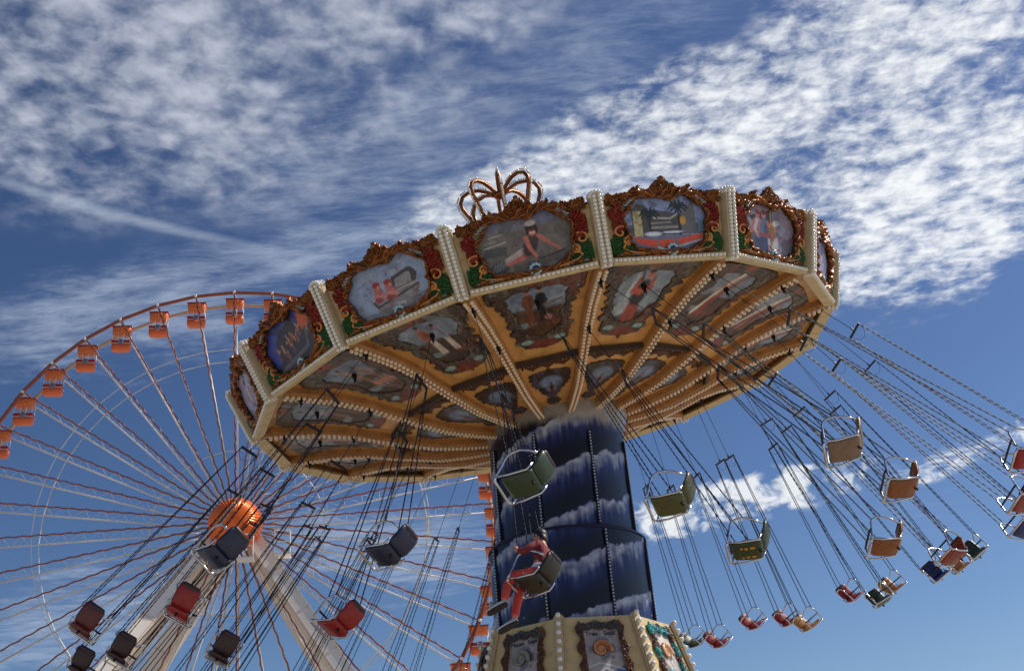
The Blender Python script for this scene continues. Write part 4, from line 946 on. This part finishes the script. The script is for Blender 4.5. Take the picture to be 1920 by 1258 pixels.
# ================================================================== rider
def skin_mesh(name, joints, edges, mt, parent, sub=2):
    me = bpy.data.meshes.new(name); me.from_pydata([j[:3] for j in joints], edges, []); o = bpy.data.objects.new(name, me); col.objects.link(o)
    md = o.modifiers.new('s', 'SKIN'); md.use_smooth_shade = True
    for i, j in enumerate(joints):
        sv = me.skin_vertices[0].data[i]; sv.radius = (j[3], j[4] if len(j) > 4 else j[3]); sv.use_root = (i == 0)
    ss = o.modifiers.new('u', 'SUBSURF'); ss.levels = sub; ss.render_levels = sub
    bpy.context.view_layer.update()
    m2 = bpy.data.meshes.new_from_object(o.evaluated_get(bpy.context.evaluated_depsgraph_get())); bpy.data.objects.remove(o)
    m2.polygons.foreach_set('use_smooth', [True]*len(m2.polygons))
    return link(name, m2, mt, parent)
def rider():
    mx, fw, lat, up, S = CHAIRM[(2, 2)]
    root = empty('person', mx, 'rider in red trousers and red top, legs stretched out to the left', 'person')
    skinm = mat('skin', (206, 140, 112), .5, 0, .06); redm = mat('coral_trousers', (214, 74, 62), .75, 0, .15, 14, .2, 60); topm = mat('dark_red_top', (126, 40, 42), .8, 0, .18, 14, .2, 60)
    z0 = .085
    J = [(-.12, 0, z0, .10), (-.15, 0, z0+.18, .105, .085), (-.19, 0, z0+.34, .115, .085), (-.21, 0, z0+.45, .055), (-.20, 0, z0+.52, .05), (-.175, 0, z0+.60, .075, .085), (-.165, 0, z0+.70, .078, .085), (-.165, 0, z0+.755, .05)]
    E = [(0, 1), (1, 2), (2, 3), (3, 4), (4, 5), (5, 6), (6, 7)]
    def addc(start, pts):
        p = start
        for q in pts: J.append(q); E.append((p, len(J)-1)); p = len(J)-1
        return p
    knees = {}
    for s in (-1, 1):
        addc(0, [(-.02, s*.09, z0-.01, .078), (.12, s*.10, z0+.06, .066), (.28, s*.105, z0+.10, .056), (.345, s*.11, z0-.05+.05*s, .05), (.40, s*.11, z0-.25+.06*s, .04), (.43, s*.11, z0-.33+.07*s, .036), (.50, s*.115, z0-.345+.07*s, .034), (.60, s*.12, z0-.33+.07*s, .026)])
        w = addc(2, [(-.19, s*.15, z0+.385, .055), (-.13, s*.23, z0+.29, .043), (-.04, s*.265, z0+.24, .036), (.05, s*.262, z0+.34, .028), (.072, s*.255, z0+.40, .022, .03)])
        for f, (dx, dz) in enumerate(((.035, .05), (.04, .03), (.038, .01), (.03, -.008))):
            addc(w, [(.072+dx*.6, s*.262, z0+.40+dz*.8, .0095), (.072+dx*.75, s*.24, z0+.41+dz, .009), (.072+dx*.2, s*.232, z0+.41+dz, .008)])
        addc(w, [(.05, s*.245, z0+.425, .010), (.062, s*.228, z0+.45, .009)])
    body = skin_mesh('body', J, E, skinm, root)
    # clothing grown over the same limbs
    J2 = [(-.12, 0, z0, .118), (-.135, 0, z0+.08, .12, .10)]; E2 = [(0, 1)]
    for s in (-1, 1):
        b0 = 0
        for q in [(-.02, s*.09, z0-.01, .092), (.12, s*.10, z0+.06, .078), (.28, s*.105, z0+.10, .070), (.345, s*.11, z0-.05+.05*s, .063), (.40, s*.11, z0-.25+.06*s, .054), (.415, s*.11, z0-.29+.065*s, .053)]: J2.append(q); E2.append((b0, len(J2)-1)); b0 = len(J2)-1
    skin_mesh('trousers', J2, E2, redm, root)
    J3 = [(-.13, 0, z0+.07, .125, .11), (-.15, 0, z0+.18, .122, .10), (-.19, 0, z0+.35, .128, .10), (-.205, 0, z0+.43, .075)]; E3 = [(0, 1), (1, 2), (2, 3)]
    for s in (-1, 1):
        b0 = 2
        for q in [(-.19, s*.15, z0+.385, .068), (-.13, s*.23, z0+.29, .056), (-.04, s*.265, z0+.24, .050), (.03, s*.263, z0+.315, .043)]: J3.append(q); E3.append((b0, len(J3)-1)); b0 = len(J3)-1
    skin_mesh('jacket', J3, E3, topm, root)
    shirt = MB().sphere((-.10, 0, z0+.05), .13, 12, 8, (1.1, 1.15, .5)).mesh('shirt_hem'); link('shirt_hem', shirt, mat('grey_white_cloth', (190, 196, 210), .8, 0, .2, 18), root)
    hair = MB().sphere((-.195, 0, z0+.70), .098, 14, 9, (1.0, .98, 1.0)).sphere((-.23, 0, z0+.62), .07, 10, 7, (.8, 1.1, 1.2)).mesh('hair'); link('hair', hair, mat('dark_hair', (30, 22, 20), .5, 0, .2, 30), root)
    for s in (-1, 1):
        link('eye', MB().sphere((-.092, s*.033, z0+.665), .012, 8, 5).mesh('eye'), mat('eye_dark', (40, 30, 28), .2), body); link('ear', MB().sphere((-.17, s*.088, z0+.645), .022, 8, 5, (.7, .4, 1.1)).mesh('ear'), skinm, body)
    link('nose', MB().sphere((-.083, 0, z0+.635), .016, 8, 5, (1, .7, 1.2)).mesh('nose'), skinm, body); link('mouth', MB().sphere((-.092, 0, z0+.597), .02, 8, 5, (.5, 1.2, .35)).mesh('mouth'), mat('lips', (160, 70, 64), .5), body)
    for s in (-1, 1):
        zc = z0-.355+.07*s; b = MB(); XO = -.20
        pts = [(.59, .036), (.66, .044), (.74, .046), (.82, .044), (.885, .03)]
        V = []; Fc = []; n = 10
        for (x, w) in pts:
            hgt = .085 if x < .68 else (.06 if x < .8 else .035)
            for k in range(n): t = 2*PI*k/n; V.append((x+XO, s*.115+w*math.cos(t), zc+.012*(x-.6)/.3+max(-.022, hgt*.55*math.sin(t))))
        for i in range(4):
            for k in range(n): Fc.append((i*n+k, i*n+(k+1) % n, (i+1)*n+(k+1) % n, (i+1)*n+k))
        b.add(V, Fc+[tuple(reversed(range(n))), tuple(4*n+k for k in range(n))]); sh = link('shoe', b.mesh('shoe'), mat('white_shoe', (206, 208, 206), .6), root)
        so_ = MB().prism([(qx*.94+.04+XO, s*.115+(qy-s*.115)*.80) for qx, qy in [(.57, s*.115-.035), (.66, s*.115-.048), (.78, s*.115-.052), (.87, s*.115-.042), (.90, s*.115), (.87, s*.115+.042), (.78, s*.115+.052), (.66, s*.115+.048), (.57, s*.115+.035)]], zc-.045, zc-.018).mesh('sole', False)
        link('sole', so_, mat('black_sole', (44, 40, 42), .7), sh)
rider()

# ================================================================== ferris wheel
W = np.array([-23.87162, 87.42860, 29.85+CAMZ]); WAZ, WPH = 0.171238, 0.0370119; WR = 21.5; NW = 40; DEP = 2.4
wx = np.array([math.cos(WAZ), math.sin(WAZ), 0]); wy = np.array([-math.sin(WAZ), math.cos(WAZ), 0])
WM = basis(wx, wy, Zv, W)
wheel = empty('ferris_wheel', WM, 'giant ferris wheel with rust red rim, lattice spokes and orange hub behind the swing ride', 'ferris wheel')
RY = lambda a: Matrix.Rotation(a, 4, 'Y')
sp = []
for k in range(150):
    r = 2.0+(WR-2.0)*k/149; ph = r*2*PI/1.15; sp.append(((.03)*math.sin(ph), .035*math.cos(ph), r))
fc_me = MB().tube(sp, .068, 6).mesh('spoke')
def spoke_bulbs():
    b = MB()
    for k in range(34): b.sphere((.0, -.12, 2.4+k*.57), .022, 6, 4)
    return b.mesh('spoke_lamps')
sb_me = spoke_bulbs()
rc_me = MB().tube([(0, DEP, 2.0), (0, DEP, WR)], .07, 6).mesh('rear_chord')
lt = MB(); r = 3.0; sg = 0
while r < WR-1.2:
    lt.tube([(0, .05, r), (0, DEP-.05, r)], .022, 4); lt.tube([(0, .05, r), (0, DEP-.05, r+1.5)], .016, 4); r += 1.5
lat_me = lt.mesh('lattice')
node_me = MB().sphere((0, -.05, WR), .17, 8, 5).box((0, DEP/2, WR), (.14, DEP, .14)).mesh('rim_joint')
for i in range(NW):
    R = RY(-(WPH+i*2*PI/NW))
    s = link('spoke', fc_me, M['fer_red'], wheel, R); link('rear_chord', rc_me, M['fer_white'], s); link('lattice', lat_me, M['fer_white'], s); link('spoke_lamps', sb_me, M['pearl'], s, stuff=True)
    link('rim_joint', node_me, M['fer_white'], wheel, R)
def ring(rad, y, r, n=40, seg=6, sub=1):
    K = n*sub; return MB().tube([(-rad*math.sin(WPH+2*PI*k/K), y, rad*math.cos(WPH+2*PI*k/K)) for k in range(K)], r, seg, closed=True)
link('front_rim', ring(WR, 0, .17).mesh('front_rim'), M['fer_red'], wheel)
link('rear_rim', ring(WR, DEP, .16).mesh('rear_rim'), M['fer_tan'], wheel)
link('outer_tie_ring', ring(WR*.735, DEP, .045, 40, 4).mesh('outer_tie_ring'), M['fer_white'], wheel)
link('inner_tie_ring', ring(WR*.735, .0, .04, 40, 4).mesh('inner_tie_ring'), M['fer_white'], wheel)
link('small_tie_ring', ring(WR*.335, DEP, .045, 40, 4).mesh('small_tie_ring'), M['fer_white'], wheel)
# hub: ribbed orange ball with its axis along local y
V = []; Q = []; nu, nv = 220, 40
for j in range(nv+1):
    p = PI*j/nv
    for i in range(nu):
        t = 2*PI*i/nu; rr = 2.1*(1+.022*math.cos(t*44)*math.sin(p))
        if j == 13 or j == 26: rr *= .985
        V.append((rr*math.sin(p)*math.cos(t), -rr*math.cos(p)*.86, rr*math.sin(p)*math.sin(t)))
for j in range(nv):
    for i in range(nu): Q.append((j*nu+i, (j+1)*nu+i, (j+1)*nu+(i+1) % nu, j*nu+(i+1) % nu))
hub = link('hub_ball', fastmesh('hub_ball', V, Q), M['ball'], wheel, T3(.25, -2.9, -1.2))
link('hub_drum', MB().tube([(0, -1.6, 0), (0, DEP+1.8, 0)], 1.15, 32).mesh('hub_drum'), M['fer_red'], wheel)
# legs: boxes that splay outwards and towards the viewer (front pair) or away (rear pair)
def leg(sx, sy):
    top = np.array([sx*.9, 0.0 if sy < 0 else DEP+2.2, -.9]); hz = W[2]
    d = np.array([sx*.60, -.44 if sy < 0 else .10, -1.0]); d = d*((hz-.9)/1.0); bot = top+d; ax = d/np.linalg.norm(d)
    fn = np.array([0, sy*1., 0]); fn = fn-ax*(fn@ax); fn /= np.linalg.norm(fn); sd = np.cross(ax, fn); mid = (top+bot)/2; L = np.linalg.norm(d)
    return mid, L, sd, fn, ax
for sx in (-1, 1):
    for sy in (-1, 1):
        mid, L, sd, fn, ax = leg(sx, sy)
        lg = link('support_leg', MB().box(mid, (1.2, 3.0 if sy < 0 else 2.4, L), (sd, fn, ax)).mesh('support_leg', False), M['legwhite'], wheel)
        s_in = -np.sign(sd[0])*sx
        link('inner_shade_plate', MB().box(mid+sd*s_in*.615, (.05, 2.9 if sy < 0 else 2.3, L*.995), (sd, fn, ax)).mesh('inner_shade_plate', False), M['legshade'], lg)  # thin plate that puts the shaded tone on the leg's inner face
        fl = MB()
        for kk in range(9): fl.box(mid+ax*L*(-.46+.115*kk), (1.26, (3.06 if sy < 0 else 2.46), .10), (sd, fn, ax))
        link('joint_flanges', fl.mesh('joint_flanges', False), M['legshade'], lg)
        if sy < 0:
            for q in (-.6, .6): link('edge_seam', MB().box(mid+fn*1.52+sd*q*.9, (.07, .05, L*.99), (sd, fn, ax)).mesh('edge_seam', False), M['legshade'], lg)
for (px, pz) in ((1.2, -3.4), (4.0, -3.2)):
    b = MB()
    for x in (-.6, .6):
        for z in (-.9, .9): b.tube([(px+x, -4.4, pz+z), (px+x, -3.2, pz+z)], .04, 4)
        b.tube([(px+x, -4.4, pz-.9), (px+x, -4.4, pz+.9)], .045, 4)
    for z in (-.9, 0, .9): b.tube([(px-.6, -4.4, pz+z), (px+.6, -4.4, pz+z)], .04, 4)
    b.box((px, -3.8, pz-.95), (1.3, 1.3, .08)); link('service_platform', b.mesh('service_platform', False), M['fer_white'], wheel)

# gondolas
def barrel(w, d, h, n=14, bot=True):
    """gondola tub: box with bulged sides and rounded bottom"""
    V = []; rows = [(0, .80), (.12, .94), (.35, 1.0), (1, 1.0)] if bot else [(0, .96), (.1, 1.), (.85, 1.), (1, .94)]
    for z, s in rows:
        for k in range(24):
            t = 2*PI*k/24; cx, cy = math.cos(t), math.sin(t); sq = max(abs(cx), abs(cy))**.75; V.append((w/2*s*cx/sq, d/2*s*cy/sq, z*h))
    Fc = []
    for i in range(3):
        for k in range(24): Fc.append((i*24+k, i*24+(k+1) % 24, (i+1)*24+(k+1) % 24, (i+1)*24+k))
    Fc += [tuple(reversed(range(24))), tuple(3*24+k for k in range(24))]; b = MB(); b.add(V, Fc); return b
tub_me = barrel(1.62, .85, .56).mesh('tub'); band_me = MB().box((-.50, 0, .74), (.54, .82, .30)).box((.50, 0, .74), (.54, .82, .30)).mesh('red_band', False)
stripe_me = MB().box((-.50, 0, .59), (.57, .87, .04)).box((.50, 0, .59), (.57, .87, .04)).mesh('white_stripe', False)
roofg = barrel(1.60, .85, .66, bot=False); roofg.tube([(-.27, -.44, .05), (-.27, -.44, .6)], .05, 5).tube([(.27, -.44, .05), (.27, -.44, .6)], .05, 5); roofg_me = roofg.mesh('roof')
trimg_me = MB().box((0, 0, .69), (1.66, .9, .05)).mesh('roof_trim', False)
pole_me = MB().tube([(0, 0, .55), (0, 0, 1.65)], .032, 5).mesh('pole')
door_me = MB().box((0, -.41, .74), (.36, .04, .46)).mesh('door', False); win_me = MB().sphere((0, -.44, .84), .05, 8, 5).mesh('latch')
hang_me = MB().tube([(0, -1.0, 2.45), (0, 1.0, 2.45)], .07, 6).tube([(-.3, 0, 2.15), (0, 0, 2.45), (.3, 0, 2.15)], .05, 5).mesh('hanger')
ORD = ['topmost orange gondola, hanging at the vertical spoke of the ferris wheel', 'orange gondola first to the left of the wheel\'s top', 'orange gondola second to the left of the wheel\'s top', 'orange gondola third to the left of the wheel\'s top', 'orange gondola fourth to the left of the wheel\'s top', 'orange gondola fifth to the left of the wheel\'s top', 'orange gondola sixth to the left of the wheel\'s top', 'orange gondola seventh from the top, cut by the left edge']
def projpx(p):
    q = np.array(p)-np.array([0, 0, CAMZ]); z = q@F_; return 960+FPX*(q@R_)/z, 629-FPX*(q@U_)/z
cnt = 0
for i in range(NW):
    a = WPH+i*2*PI/NW; c = W+wx*(-WR*math.sin(a))+Zv*(WR*math.cos(a)-2.45)+wy*(DEP/2)
    u, v = projpx(c)
    if u < -120 or v > 1330: continue
    if 0 <= i <= 7: lab = ORD[i]; grp = None
    elif i == NW-1: lab = 'orange gondola right of the top one, half hidden by the swing canopy'
    elif u < 0: lab = 'orange gondola on the wheel rim just beyond the left edge of the picture'
    elif u > 870 and v > 850:
        cnt += 1; lab = 'orange gondola peeking out left of the blue tower, number %s from the bottom up' % (['one', 'two', 'three', 'four', 'five', 'six', 'seven', 'eight'][min(cnt-1, 7)])
    else: lab = 'orange gondola hidden behind the swing ride canopy or tower'
    gd = empty('gondola', basis(wx, wy, Zv, c), lab, 'gondola', 'gondolas of the ferris wheel')
    tb = link('tub', tub_me, M['fer_orange'], gd); link('red_band', band_me, M['fer_band'], gd); link('white_stripe', stripe_me, M['fer_white'], gd); dr = link('door', door_me, M['silver'], gd); link('latch', win_me, M['black'], dr)
    rfg = link('roof', roofg_me, M['fer_roof'], gd, T3(0, 0, 1.58)); link('roof_trim', trimg_me, M['fer_band'], rfg)
    for x in (-.72, -.24, .24, .72):
        for y in (-.36, .36): link('pole', pole_me, M['fer_white'], gd, T3(x, y, 0))
    link('hanger', hang_me, M['fer_white'], gd)
